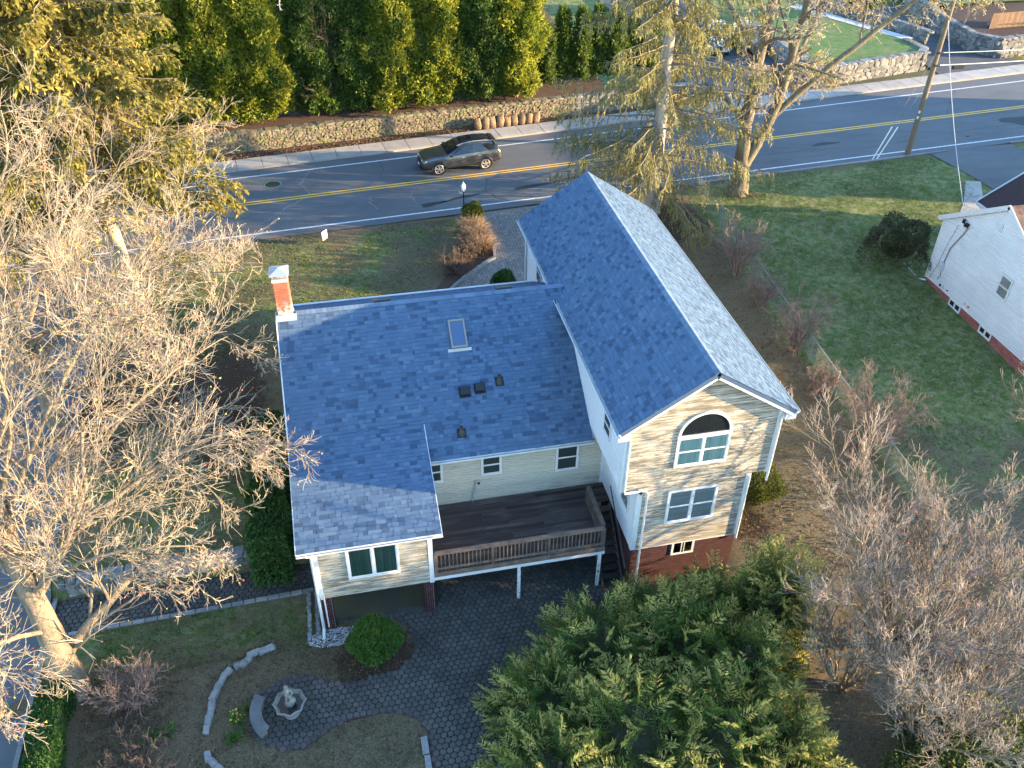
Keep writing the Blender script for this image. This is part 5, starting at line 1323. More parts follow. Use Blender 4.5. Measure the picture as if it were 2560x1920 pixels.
B = [([(-9.3, 3.0, 1.6), (-9.4, 3.1, 4.2), (-9.4, 3.2, 7), (-9.5, 3.6, 10), (-9.6, 3.9, 13)], [.42, .32, .26, .18, .05]),
     ([(-9.4, 3.1, 4.6), (-7.8, 3.0, 6.4), (-6.0, 2.8, 7.6), (-4.4, 2.9, 8.4), (-3.0, 3.2, 9.0)], [.18, .15, .11, .08, .03]),
     ([(-9.4, 3.2, 6), (-8.4, 5.0, 8.0), (-7.4, 7.2, 9.4), (-6.2, 9.4, 10), (-5.4, 11, 10.4)], [.18, .15, .11, .08, .03]),
     ([(-9.4, 3.2, 5.4), (-8.0, 1.4, 7.2), (-6.6, -.2, 8.4), (-5.4, -1.4, 9.4), (-4.6, -2.4, 10)], [.17, .14, .11, .08, .03]),
     ([(-9.5, 3.4, 7.5), (-11, 4.6, 9.4), (-12.2, 6.0, 10.6), (-13, 7.6, 11.4), (-13.8, 9, 12)], [.16, .13, .1, .07, .03]),
     ([(-9.5, 3.3, 7), (-10.8, 1.8, 8.8), (-12.2, .6, 10), (-13.4, -.4, 10.8), (-14.4, -1, 11)], [.16, .13, .1, .07, .03])]
lvB = [lv(12, .10, .75, .46, 7, .13, .05, .016, .40), lv(10, .10, .7, .48, 5, .14, .05, .010, .48), lv(6, .1, .65, .54, 4, .15, .06, .0062, .5), lv(3, .1, .55, .62, 1, .14, .06, .0047, .6)]
bare_tree("maple_tree", "bare maple crown reaching towards the chimney above the side road", B, lvB, M_bark, M_twig, M_bud, 1800, bud=.07, budm2=M_bud2, limb=.55)

# big twin trunked maple by the road
C0 = (25.7, 17.5, 1.9)
Cm = [([C0, (25.75, 17.55, 3.2), (25.6, 17.6, 5.5), (25.8, 17.9, 9), (26.2, 18.2, 13), (26.0, 18.8, 18)], [.72, .46, .35, .29, .22, .06]),
      ([(25.8, 17.5, 3.4), (26.5, 17.5, 5.2), (27.3, 17.6, 7.2), (27.7, 17.8, 10), (28.2, 18, 14), (28.4, 18.4, 18)], [.34, .30, .26, .22, .17, .05]),
      ([(27.1, 17.6, 6.4), (28.8, 17.4, 8.2), (31.0, 17.2, 10.2), (33.6, 17.0, 12.4), (36, 16.8, 14.4), (38, 16.6, 16)], [.19, .17, .15, .13, .09, .03]),
      ([(27.2, 17.6, 7.0), (28.4, 18.6, 9.0), (30.0, 20.2, 10.6), (31.8, 21.6, 12), (33.2, 22.6, 13), (34.5, 23.5, 13.6)], [.16, .14, .12, .09, .06, .03]),
      ([(26.0, 17.9, 9.4), (25.2, 19.6, 11), (24.6, 21.6, 12.4), (24.0, 23.2, 13.4), (23.6, 24.6, 14.2), (23.4, 25.6, 14.8)], [.16, .14, .12, .09, .06, .03]),
      ([(26.5, 17.5, 5.2), (27.3, 18.0, 5.9), (28.4, 18.5, 6.9), (29.2, 18.7, 7.7), (30.2, 19.2, 8.2), (31.2, 19.4, 8.4)], [.10, .09, .07, .05, .04, .02])]
lvC = [lv(10, .38, .8, .28, 6, .14, -.05, .02, .45), lv(8, .15, .75, .45, 5, .18, -.14, .013, .55), lv(6, .1, .7, .55, 4, .16, -.3, .011, .6), lv(4, .15, .6, .5, 1, .2, -.25, .010, .65)]
bare_tree("maple_tree", "tall twin trunked maple with drooping budding twigs at the roadside", Cm, lvC, M_bark2, M_twig, leaf("tan_buds", (.42, .32, .12), (.48, .34, .18), trans=.4), 5000, bud=.11, budm2=leaf("yellow_buds", (.42, .36, .06), (.50, .42, .10)))

# ------------------------------------------------------------------ conifers
def spruce(name, label, base, h, rmax, zb, nb, ntw, ncard, lm, barkm, seedv, droop=.5, cl=.2, cw=.028, tr=.34, sag=.2, twl=.26, rtop=.12, lean=(0, 0), fill=1.0, az_bias=None):
    global rng
    rng = np.random.default_rng(seedv)
    r0 = root(name, base, label, "tree"); base = np.array(base, float)
    ln = np.array([lean[0], lean[1], 0.])
    zs = np.linspace(0, h, 14); P = base + np.stack([zs * lean[0], zs * lean[1], zs], 1) + np.concatenate([np.zeros((1, 3)), rng.normal(0, .03, (13, 3))])
    rr_ = tr * (1 - zs / h) ** .85 + .03; rr_[0] *= 1.35
    V, Q = tubes(P[None], rr_[None], 12); tb = [(V + rng.normal(0, .012, V.shape), Q)]
    z = zb + (h - zb) * (np.arange(nb) + rng.random(nb)) / nb
    az = rng.random(nb) * 2 * np.pi
    t = (z - zb) / (h - zb)
    Lb = (rmax * (1 - t) ** .75 + rtop) * rng.uniform(.68, 1.12, nb)
    ho = np.stack([np.cos(az), np.sin(az), np.zeros(nb)], 1)
    K = 7; s = np.linspace(0, 1, K + 1)
    el = .05 + .35 * t + rng.normal(0, .1, nb)
    nodes = base + ln * z[:, None, None] + np.array([0, 0, 1.]) * z[:, None, None] + ho[:, None] * (Lb[:, None] * s)[..., None]
    nodes[..., 2] += Lb[:, None] * (el[:, None] * s - sag * 2.2 * s ** 2 + sag * 1.25 * s ** 3.2)
    nodes += np.cumsum(rng.normal(0, .09, nodes.shape), 1) * np.array([1, 1, .5]) * (Lb / 4)[:, None, None]
    rad = (.007 + .007 * Lb)[:, None] * (1 - .8 * s)[None] + .006
    V, Q = join(tb); obj("trunk", raw_mesh("trunk", V, Q, barkm, True), r0)
    obj("branches", raw_mesh("branches", *tubes(nodes, rad, 4), M_sbr, True), r0, kind="stuff")
    # side twigs
    ts = .12 + .88 * (np.arange(ntw)[None] + rng.random((nb, ntw))) / ntw
    f = np.clip(ts * K, 0, K - .001); i = f.astype(int); fr = (f - i)[..., None]; I = np.arange(nb)[:, None]
    p = nodes[I, i] * (1 - fr) + nodes[I, i + 1] * fr; d = unit(nodes[I, i + 1] - nodes[I, i])
    side = np.stack([-ho[:, 1], ho[:, 0], np.zeros(nb)], 1)[:, None] * rng.choice([-1, 1], (nb, ntw))[..., None]
    td = unit(d * rng.uniform(.3, .9, (nb, ntw, 1)) + side * rng.uniform(.3, 1.0, (nb, ntw, 1)) + np.array([0, 0, -1.]) * (droop * rng.uniform(.3, 1.3, (nb, ntw, 1))))
    tl = (Lb[:, None] * twl * (1.15 - .75 * ts) + .15) * rng.uniform(.6, 1.25, (nb, ntw))
    keep = rng.random((nb, ntw)) < fill
    p, td, tl = p[keep], td[keep], tl[keep]
    out = [p]; dd = td
    for k in range(3):
        dd = dd + rng.normal(0, .1, dd.shape); dd[:, 2] -= droop * .35; dd = unit(dd); out.append(out[-1] + dd * (tl / 3)[:, None])
    tn = np.stack(out, 1)
    tv, tq = tubes(tn[:, ::3], np.full((len(tn), 2), .007), 3); obj("twigs", raw_mesh("twigs", tv, tq, M_sbr), r0, kind="stuff")
    u = (np.arange(ncard)[None] + rng.random((len(tn), ncard))) / ncard * 2.999
    i = u.astype(int); fr = (u - i)[..., None]; I = np.arange(len(tn))[:, None]
    cp = (tn[I, i] * (1 - fr) + tn[I, i + 1] * fr).reshape(-1, 3); cd = unit(tn[I, i + 1] - tn[I, i]).reshape(-1, 3)
    cd = unit(cd + rng.normal(0, .55, cd.shape) + np.array([0, 0, -.35 * droop]))
    V, Q = cards(cp, cd, cl * rng.uniform(.6, 1.3, len(cp)), cw * rng.uniform(.7, 1.3, len(cp)))
    obj("crown", raw_mesh("crown", V, Q, lm), r0)
    return r0
L_spr = leaf("spruce_needles", (.16, .14, .028), (.34, .28, .065), (.12, .115, .028), .4, .5)
L_spr2 = leaf("thin_spruce_needles", (.18, .17, .06), (.34, .30, .12), (.15, .145, .055), .4, .6)
M_sbr = mat("spruce_branch_bark", (.20, .165, .12), (.12, .10, .075), 4, .9)
M_sbark = mat("spruce_bark", (.38, .32, .26), (.24, .20, .16), 4, .9, .6, 14, bd=.04, scl=(3, 3, .8))
spruce("spruce_tree", "broad olive spruce whose branches overhang the road at the upper left", (-7.6, 12.2, 1.95), 24, 6.0, 4.8, 260, 30, 13, L_spr, M_sbark, 3, droop=.55, cl=.25, cw=.06, tr=.36, sag=.26)
spruce("spruce_tree", "second olive spruce behind the first, farther along the side road", (-12.2, 17.5, 2.0), 25, 5.5, 4.0, 220, 28, 8, L_spr, M_sbark, 5, droop=.55, cl=.28, cw=.065, tr=.34, sag=.26)
spruce("spruce_tree", "thin grey green spruce with straggly drooping branches beside the wing roof", (19.9, 16.2, 1.9), 23, 6.3, 1.6, 200, 34, 11, L_spr2, M_sbark, 9, droop=1.15, cl=.22, cw=.03, tr=.38, sag=.2, twl=.2, fill=.85)

def arbor_mesh(seedv, h=10.0, rx=1.5, n=4000, nc=8, cl=.27, cw=.06, shape=1.0):
    r = np.random.default_rng(seedv)
    t = r.random(n) ** .9; az = r.random(n) * 2 * np.pi
    ph = r.random(6) * 6.28
    def rr(t, az):
        b = rx * np.clip(1 - t ** 2.6, 0, 1) ** .62 * (.72 + .28 * np.clip(t * 4, 0, 1))
        return b * (1 + .16 * np.sin(3 * az + 7 * t + ph[0]) + .14 * np.sin(5 * az - 13 * t + ph[1]) + .13 * np.sin(19 * t + 2 * az + ph[2]) + .10 * np.sin(7 * az + 29 * t + ph[3])) + .05
    rad = rr(t, az) * r.uniform(.88, 1.04, n)
    P = np.stack([rad * np.cos(az), rad * np.sin(az), .25 + t * h], 1)
    O = np.stack([np.cos(az), np.sin(az), np.full(n, .55)], 1)
    D = unit(np.repeat(O, nc, 0) * np.array([.45, .45, 1.3]) + r.normal(0, .55, (n * nc, 3)))
    Pp = np.repeat(P, nc, 0) + r.normal(0, .10, (n * nc, 3))
    global rng; s = rng; rng = r
    V, Q = cards(Pp, D, cl * r.uniform(.5, 1.2, n * nc), cw * r.uniform(.6, 1.2, n * nc)); rng = s
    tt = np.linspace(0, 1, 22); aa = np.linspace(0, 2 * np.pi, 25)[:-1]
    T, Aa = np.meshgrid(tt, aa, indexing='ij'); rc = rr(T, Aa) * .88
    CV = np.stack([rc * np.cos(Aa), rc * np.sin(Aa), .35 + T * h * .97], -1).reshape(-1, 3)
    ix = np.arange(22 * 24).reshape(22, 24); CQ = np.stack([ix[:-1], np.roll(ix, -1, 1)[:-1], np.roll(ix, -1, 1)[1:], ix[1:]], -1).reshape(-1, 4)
    return (V, Q), (CV, CQ)
L_arb = leaf("arborvitae_leaf", (.14, .175, .015), (.34, .33, .045), (.12, .16, .016), .4, .6)
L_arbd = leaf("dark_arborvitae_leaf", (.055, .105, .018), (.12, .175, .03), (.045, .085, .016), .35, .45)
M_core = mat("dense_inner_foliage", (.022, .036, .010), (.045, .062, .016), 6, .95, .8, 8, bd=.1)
M_stem = mat("cedar_stem", (.13, .085, .06), (.08, .055, .04), 6, .9)
arb_v = [arbor_mesh(20 + i) for i in range(3)]
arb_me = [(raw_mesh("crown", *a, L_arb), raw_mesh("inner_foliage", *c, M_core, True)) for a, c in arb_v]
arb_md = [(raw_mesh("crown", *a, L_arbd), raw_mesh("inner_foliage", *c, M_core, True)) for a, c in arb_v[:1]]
stem_me = MB()
for k in range(4):
    a_ = k * 1.57 + .4; stem_me.tube([(.28 * math.cos(a_), .28 * math.sin(a_), -.2), (.2 * math.cos(a_), .2 * math.sin(a_), .6), (.1 * math.cos(a_), .1 * math.sin(a_), 4)], [.1, .08, .04], 7)
stem_mesh = raw_mesh("trunk", stem_me.V, stem_me.F, M_stem, True)
def put_tree(name, label, loc, rz, sc_, meshes, group=None, cat="tree", stem=True):
    r0 = root(name, loc, label, cat, group); r0.rotation_euler = (0, 0, rz); r0.scale = sc_
    for nm, me in meshes:
        o = bpy.data.objects.new(nm, me); COL.objects.link(o); o.parent = r0
    return r0
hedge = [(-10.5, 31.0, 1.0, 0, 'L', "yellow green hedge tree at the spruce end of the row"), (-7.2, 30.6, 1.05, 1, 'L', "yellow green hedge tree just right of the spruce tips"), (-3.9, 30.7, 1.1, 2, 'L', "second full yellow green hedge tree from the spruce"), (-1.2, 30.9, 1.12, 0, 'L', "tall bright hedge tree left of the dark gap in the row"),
         (2.0, 31.4, .95, 0, 'D', "dark thin hedge tree in the gap of the row"), (4.6, 31.6, .98, 1, 'D', "dark hedge tree right of the gap, near the twiggy vine"), (7.0, 31.3, 1.06, 1, 'L', "bright hedge tree directly above the car"), (9.9, 31.7, 1.12, 2, 'L', "broad bright hedge tree beyond the car roof"), (12.8, 31.9, 1.0, 0, 'D', "dark hedge tree left of the last bright one"), (15.4, 32.2, 1.1, 1, 'L', "last bright hedge tree above the paper bags")]
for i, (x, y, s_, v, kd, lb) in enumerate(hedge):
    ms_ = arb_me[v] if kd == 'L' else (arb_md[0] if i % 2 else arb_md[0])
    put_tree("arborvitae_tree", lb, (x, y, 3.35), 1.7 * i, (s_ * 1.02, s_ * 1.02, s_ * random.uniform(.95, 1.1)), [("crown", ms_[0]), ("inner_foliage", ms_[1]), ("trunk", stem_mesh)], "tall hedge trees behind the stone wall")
small_a, small_c = arbor_mesh(31, 4.2, .55, 500, 7, .26, .06)
sm = (raw_mesh("crown", *small_a, leaf("young_arborvitae_leaf", (.05, .09, .012), (.10, .14, .02))), raw_mesh("inner_foliage", *small_c, M_core, True))
ords = ("first", "second", "third", "fourth", "fifth", "sixth", "seventh")
for i in range(7):
    x = 17.9 + i * 1.3
    put_tree("young_arborvitae_tree", f"{ords[i]} slim young arborvitae behind the spruce, counting from the hedge trees", (x, wall_y(x) + 2.4 + (i % 2) * .4, 3.4), i, (1, 1, random.uniform(.9, 1.15)), [("crown", sm[0]), ("inner_foliage", sm[1])], "slim young arborvitae")

# leafy shrubs: clipped globe, mounds and hedges
def leafy(name, label, c, rad, n, lm, cl=.07, cw=.025, cat="shrub", lump=.06, sq=1.0, flat=0., box=None, up=.3, group=None):
    """c centre of the base; rad (rx,ry,h) ellipsoid; box -> clipped block"""
    r0 = root(name, (c[0], c[1], c[2]), label, cat, group)
    if box is None:
        d = unit(rng.normal(size=(n, 3))); d[:, 2] = np.abs(d[:, 2]) * 1.0 - .35 * (rng.random(n) < .42)
        d = unit(d); ph = rng.random(4) * 6
        l_ = 1 + lump * (np.sin(5 * d[:, 0] + ph[0]) + np.sin(6 * d[:, 1] + ph[1]) + np.sin(7 * d[:, 2] + ph[2])) * .7
        P = d * np.array(rad) * np.array([1, 1, .5]) * (l_ * rng.uniform(.9, 1.0, n))[:, None]; P[:, 2] += rad[2] * .5
        N = unit(d / np.array([rad[0], rad[1], rad[2] * .5]))
        cd = unit(rng.normal(size=(700, 3))); CV = None
        th = np.linspace(0, 2 * np.pi, 21)[:-1]; la = np.linspace(-1.45, 1.5, 12); LA, TH = np.meshgrid(la, th, indexing='ij')
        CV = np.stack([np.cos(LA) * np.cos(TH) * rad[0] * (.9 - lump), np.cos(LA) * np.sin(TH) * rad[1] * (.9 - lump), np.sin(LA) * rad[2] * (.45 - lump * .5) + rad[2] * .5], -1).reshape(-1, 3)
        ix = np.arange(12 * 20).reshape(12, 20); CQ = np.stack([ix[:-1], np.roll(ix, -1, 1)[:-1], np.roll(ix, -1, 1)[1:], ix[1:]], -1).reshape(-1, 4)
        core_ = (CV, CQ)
    else:
        lx, ly, lz = box; fsel = rng.choice(5, n, p=np.array([lx * ly, lx * lz, lx * lz, ly * lz, ly * lz]) / (lx * ly + 2 * lx * lz + 2 * ly * lz))
        P = (rng.random((n, 3)) - .5) * np.array(box); N = np.zeros((n, 3))
        for k, (ax, sg) in enumerate(((2, 1), (1, -1), (1, 1), (0, -1), (0, 1))):
            q = fsel == k; P[q, ax] = sg * box[ax] / 2; N[q, ax] = sg
        P += .09 * np.sin(P[:, [1, 2, 0]] * 3.1 + 1.3) + rng.normal(0, .03, P.shape); P[:, 2] += lz / 2
        b_ = MB().box((-lx * .45, -ly * .485, 0), (lx * .45, ly * .485, lz * .93)); core_ = (np.array(b_.V), np.array(b_.F))
    D = unit(N * .45 + rng.normal(0, .6, P.shape) + np.array([0, 0, up]))
    P = P + np.array(c)
    V, Q = cards(P, D, cl * rng.uniform(.6, 1.3, n), cw * rng.uniform(.7, 1.3, n))
    obj("crown", raw_mesh("crown", V, Q, lm), r0)
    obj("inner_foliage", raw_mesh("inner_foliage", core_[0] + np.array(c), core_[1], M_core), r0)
    return r0
L_box = leaf("boxwood_leaf", (.035, .095, .016), (.085, .155, .026), (.05, .11, .016), .3, 2)
L_hedge = leaf("dark_hedge_leaf", (.03, .075, .02), (.06, .115, .026), None, .3)
L_yg = leaf("golden_shrub_leaf", (.08, .095, .015), (.14, .15, .025), None, .3)
leafy("globe_shrub", "neatly clipped round green shrub in front of the brick piers", (2.0, -8.95, .0), (.84, .80, 1.68), 14000, L_box, .075, .026, lump=.075)
leafy("hedge", "tall dark evergreen hedge along the chimney end of the house", (-1.15, -2.1, .3), None, 26000, L_hedge, .13, .045, "hedge", box=(1.15, 6.8, 2.3))
leafy("hedge", "low clipped green hedge beside the side road at the picture corner", (-7.75, -10.9, 0), None, 12000, leaf("hedge_leaf_bright", (.022, .07, .016), (.045, .11, .022)), .08, .03, "hedge", box=(.75, 4.4, .95))
leafy("round_shrub", "rounded yellow green bush beside the right corner of the wing", (16.75, -5.2, .6), (.95, .95, 1.7), 7000, leaf("olive_shrub_leaf", (.045, .06, .014), (.09, .10, .02)), .10, .03, lump=.12)
leafy("round_shrub", "yellow green shrub beside the lamp post at the road", (9.75, 16.35, 2.0), (.52, .5, 1.35), 2600, L_yg, .14, .05, lump=.1)
leafy("round_shrub", "small dark shrub at the corner of the front walk", (10.0, 9.3, 2.0), (.55, .5, 1.1), 2200, L_hedge, .1, .04, lump=.1)
leafy("round_shrub", "large dark bush against the corner of the white neighbouring house", (31.2, 9.3, 1.2), (1.5, 1.5, 2.3), 6000, leaf("dusky_leaf", (.045, .05, .022), (.08, .075, .035)), .17, .035, lump=.3)
leafy("round_shrub", "bushy green conifer on the far sunlit lawn", (64.5, 46.5, 3.6), (2.2, 2.2, 5.5), 5000, L_arb, .34, .1, lump=.16)
leafy("round_shrub", "dark rhododendron beside the far concrete walk", (49.5, 46, 3.5), (1.8, 1.5, 2.4), 3500, L_arbd, .3, .1, lump=.14)
leafy("round_shrub", "low dark undergrowth bush under the bare twigs at the lower corner", (18.9, -16.4, 0), (2.2, 1.8, 1.3), 6000, leaf("undergrowth_leaf", (.06, .085, .022), (.14, .15, .04)), .14, .045, lump=.2)
leafy("round_shrub", "olive bush under the bare twigs beside the feathery conifer", (16.4, -17.6, 0), (1.6, 1.5, 1.5), 6000, leaf("undergrowth_leaf", (.06, .085, .022), (.14, .15, .04)), .12, .035, lump=.2)

leafy("shade_cedar", "added cedar out of view, placed to shade the neighbouring lawn", (46.5, 7.7, 1.2), (2.0, 2.0, 7.5), 5000, L_arbd, .3, .09, "tree", lump=.14)  # added unseen tree, sized and placed to bound the lit streak on the lawn
# feathery dark conifer in front of the wing: overlapping mounds of plumes
def plume_tree(name, label, mounds, npl, lm, tipm, seedv):
    global rng
    rng = np.random.default_rng(seedv)
    c0 = mounds[0]; r0 = root(name, (c0[0], c0[1], 0), label, "tree")
    w = np.array([m[3] * m[4] for m in mounds]); which = rng.choice(len(mounds), npl, p=w / w.sum())
    M_ = np.array(mounds)[which]
    d = unit(rng.normal(size=(npl, 3))); d[:, 2] = np.abs(d[:, 2]) * .9 + .02; d = unit(d)
    S = np.stack([M_[:, 3], M_[:, 4], M_[:, 5]], 1)
    end = M_[:, :3] + d * S * rng.uniform(.74, 1.12, (npl, 1))
    ok = np.ones(npl, bool)
    for k, m in enumerate(mounds):      # drop plumes buried deep in another mound
        q = (((end - np.array(m[:3])) / np.array(m[3:6])) ** 2).sum(1); ok &= ~((q < .5) & (which != k))
    end, d, S = end[ok], d[ok], S[ok]; n = len(end)
    ax = unit(d * np.array([.8, .8, .55]) + np.array([0, 0, .75]) + rng.normal(0, .16, (n, 3)))
    ax[:, 2] = np.abs(ax[:, 2])
    pl = rng.uniform(.9, 1.8, n)
    K = 6; s = np.linspace(0, 1, K + 1)
    out = [end - ax * pl[:, None] * .75]; dd = ax.copy()
    bd = unit(np.stack([d[:, 0], d[:, 1], np.zeros(n)], 1)) * .13 + np.array([-.03, .0, -.03])
    for k in range(K):
        dd = unit(dd + bd * (k / K) * 1.6 + rng.normal(0, .05, dd.shape)); out.append(out[-1] + dd * (pl / K)[:, None])
    nodes = np.stack(out, 1)
    tv = tubes(nodes, np.broadcast_to(.010 * (1 - .75 * s), nodes.shape[:2]), 3)
    obj("branches", raw_mesh("branches", *tv, M_stem), r0, kind="stuff")
    # side sprays in a flat feather, then leaflets on each
    ns = 30
    u = (np.arange(ns)[None] + rng.random((n, ns)) * .8) / ns; f = np.clip(u * K, 0, K - .001); i = f.astype(int); fr = (f - i)[..., None]; I = np.arange(n)[:, None]
    p = nodes[I, i] * (1 - fr) + nodes[I, i + 1] * fr; t = unit(nodes[I, i + 1] - nodes[I, i])
    sd = rperp(ax)[:, None] * np.where(np.arange(ns) % 2, 1, -1)[None, :, None]
    spd = unit(t * .8 + sd * rng.uniform(.6, 1.0, (n, ns, 1)) + rng.normal(0, .12, (n, ns, 3)) + np.array([0, 0, -.10]))
    sl_ = (.42 * (1.06 - u) ** .8 + .04) * rng.uniform(.7, 1.2, (n, ns))
    p, spd, sl_ = p.reshape(-1, 3), spd.reshape(-1, 3), sl_.ravel()
    nl = 6
    uu = (np.arange(nl)[None] + rng.random((len(p), nl))) / nl
    cp = (p[:, None] + spd[:, None] * (sl_[:, None] * uu)[..., None] + np.array([0, 0, -.06]) * (uu ** 2 * sl_[:, None])[..., None]).reshape(-1, 3)
    cd = unit(np.repeat(spd, nl, 0) + rng.normal(0, .24, (len(cp), 3)))
    V, Q = cards(cp, cd, .125 * rng.uniform(.6, 1.3, len(cp)), .0135 * rng.uniform(.7, 1.3, len(cp)))
    tipq = np.repeat((np.repeat(u.ravel(), 1) > .55), nl) & np.repeat(np.repeat(rng.random(n) < .65, ns), nl)
    Q1, Q2 = Q[~tipq], Q[tipq]
    def sub(Q_):
        vi = Q_.ravel(); return V[vi], np.arange(len(vi)).reshape(-1, 3)
    obj("crown", raw_mesh("crown", *sub(Q1), lm), r0)
    obj("leaf_tips", raw_mesh("leaf_tips", *sub(Q2), tipm), r0, kind="stuff")
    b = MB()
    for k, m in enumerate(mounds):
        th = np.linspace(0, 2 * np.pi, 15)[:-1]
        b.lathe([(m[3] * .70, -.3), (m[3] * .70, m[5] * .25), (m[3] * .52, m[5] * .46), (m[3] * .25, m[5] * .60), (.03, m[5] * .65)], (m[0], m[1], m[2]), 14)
    b.build("inner_foliage", mat("shade_dark_inner_foliage", (.022, .024, .010), (.04, .036, .016), 6, .95), r0)  # deep shade inside the crown put into the core colour
    tr_ = MB()
    for m in mounds: tr_.tube([(m[0], m[1], -.1), (m[0] + .05, m[1], m[2] + m[5] * .8)], [.14, .05], 7)
    tr_.build("trunk", M_stem, r0)
    return r0
L_yew = leaf("feathery_conifer_leaf", (.036, .086, .020), (.115, .172, .036), (.085, .135, .022), .42, .7)
L_yewt = leaf("sunlit_painted_conifer_tip", (.32, .32, .085), (.48, .44, .14), None, .45)  # sunlight on the tips put into a lighter, yellower leaf colour
L_yewy = leaf("olive_conifer_leaf", (.085, .125, .03), (.18, .20, .05), (.06, .10, .026), .35, .8)
plume_tree("conifer_tree", "feathery dark green conifer nearest the paver yard", [(7.1, -12.3, 0, 1.9, 1.8, 2.0), (6.6, -14.8, 0, 2.1, 2.0, 2.4), (9.1, -10.9, 0, 2.0, 1.9, 2.6), (9.0, -14.0, 0, 2.4, 2.3, 3.0)], 1050, L_yew, L_yewt, 51)
plume_tree("conifer_tree", "feathery green conifer with tips coloured as if sunlit below the lower windows", [(11.6, -11.4, 0, 2.1, 1.9, 3.0), (11.6, -14.6, 0, 2.1, 2.2, 3.0), (13.0, -12.6, 0, 1.7, 1.8, 3.0), (11.2, -9.7, 0, 1.4, 1.1, 1.9), (13.2, -9.8, .1, 1.5, 1.1, 2.2)], 1120, L_yew, L_yewt, 52)
plume_tree("conifer_tree", "olive green conifer at the right end of the feathery clump", [(15.0, -10.6, .2, 1.35, 1.3, 3.6), (13.3, -15.2, 0, 1.2, 1.8, 2.6)], 560, L_yewy, L_yewt, 53)

# many stemmed bare tree at the lower right
rng = np.random.default_rng(77)
def stems(c, n, spread, h, r_, seedv):
    g = np.random.default_rng(seedv); out = []
    for k in range(n):
        a_ = 2 * math.pi * (k + g.random() * .7) / n; s_ = spread * g.uniform(.5, 1.0); hh = h * g.uniform(.8, 1.1)
        dx, dy = math.cos(a_), math.sin(a_); z0 = H(*c) - .05
        out.append(([(c[0] + dx * .15, c[1] + dy * .15, z0), (c[0] + dx * s_ * .3, c[1] + dy * s_ * .3, z0 + hh * .35), (c[0] + dx * s_ * .65, c[1] + dy * s_ * .65, z0 + hh * .7), (c[0] + dx * s_, c[1] + dy * s_, z0 + hh)], [r_, r_ * .8, r_ * .55, r_ * .2]))
    return out
lvR = [lv(8, .2, .55, .42, 5, .10, .16, .013, .5), lv(7, .1, .55, .5, 4, .12, .13, .009, .6), lv(5, .1, .5, .58, 3, .12, .1, .0052, .6), lv(2, .15, .45, .7, 1, .12, .06, .0042, .7)]
bare_tree("crabapple_tree", "bare many stemmed tree with pinkish twigs beside the conifer clump", stems((18.9, -12.0), 13, 4.1, 5.6, .06, 5), lvR, M_bark2, M_twig2, M_bud2, 1200, bud=.05)
bare_tree("crabapple_tree", "bare many stemmed tree with pale twigs at the lower corner", stems((17.6, -15.4), 12, 3.6, 4.8, .06, 6), lvR, M_bark2, M_twig2, M_bud, 500, bud=.05)
bare_tree("crabapple_tree", "bare twiggy tree in front of the brick base of the white house", stems((29.5, -5.6), 4, 2.6, 4.4, .08, 8), lvR[:3], M_bark2, M_twig2, M_bud, 300, bud=.05)
bare_tree("crabapple_tree", "low bare thicket between the olive conifer and the pinkish bare tree", stems((16.3, -13.2), 10, 2.3, 3.4, .045, 16), lvR[:3], M_bark2, M_twig2, M_bud, 200, bud=.05)
# small bare shrubs along the fence and in the beds
M_rtwig = mat("reddish_shrub_twig", (.21, .145, .125), (.13, .095, .08), 3, .9, isl=.3)
M_btwig = mat("brown_shrub_twig", (.13, .09, .07), (.08, .058, .047), 3, .9, isl=.3)
lvS = [lv(8, .15, .6, .45, 4, .16, .1, .007, .6), lv(6, .1, .6, .5, 3, .2, .05, .0055, .6), lv(4, .1, .6, .5, 1, .2, .0, .005, .7)]
for i, (x, y, sp_, h_, n, mm, lb) in enumerate(((22.3, 9.4, 1.5, 2.5, 12, M_rtwig, "bare shrub on a short trunk at the fence, nearest the road"), (22.5, 6.9, 1.0, 1.4, 10, M_rtwig, "small reddish bare shrub second along the fence"), (22.6, 3.2, 1.4, 2.1, 12, M_rtwig, "bare brown shrub third along the fence, opposite the roof ridge"),
                                                (22.4, .2, 1.0, 1.2, 8, M_rtwig, "low reddish shrub by the wooden stake at the fence"), (22.8, -3.2, 1.9, 2.5, 13, M_rtwig, "widest reddish bare shrub at the near end of the fence"), (8.9, 12.9, .75, .9, 9, M_btwig, "dark bare shrub inside the bend of the driveway edging"),
                                                (7.9, 11.4, .85, .9, 9, M_btwig, "dark twiggy shrub behind the driveway edging near the roof"), (8.2, 12.2, .5, .7, 7, M_btwig, "small dark shrub between the two bigger bed shrubs"), (-5.5, -9.2, 1.0, 1.3, 12, M_rtwig, "rounded red tipped bare shrub in the rear garden"), (-5.0, -11.6, 1.1, .7, 10, M_btwig, "sprawling grey bare shrub at the bottom of the rear garden"),
                                                (-4.4, 2.5, .9, 1.2, 8, M_btwig, "dark bare shrub under the maple beside the hedge"), (3.2, 31.0, 1.0, 5.5, 7, M_btwig, "twiggy bare vine in the gap of the tall hedge trees"))):
    bare_tree("bare_shrub", lb, stems((x, y) if y < 30 else (x, y), n, sp_, h_, .028, 60 + i) if y < 30 else [([(p[0], p[1], p[2] + 1.4) for p in P], q) for P, q in stems((x, y), n, sp_, h_, .04, 60 + i)], lvS, mm, mm, cat="shrub")

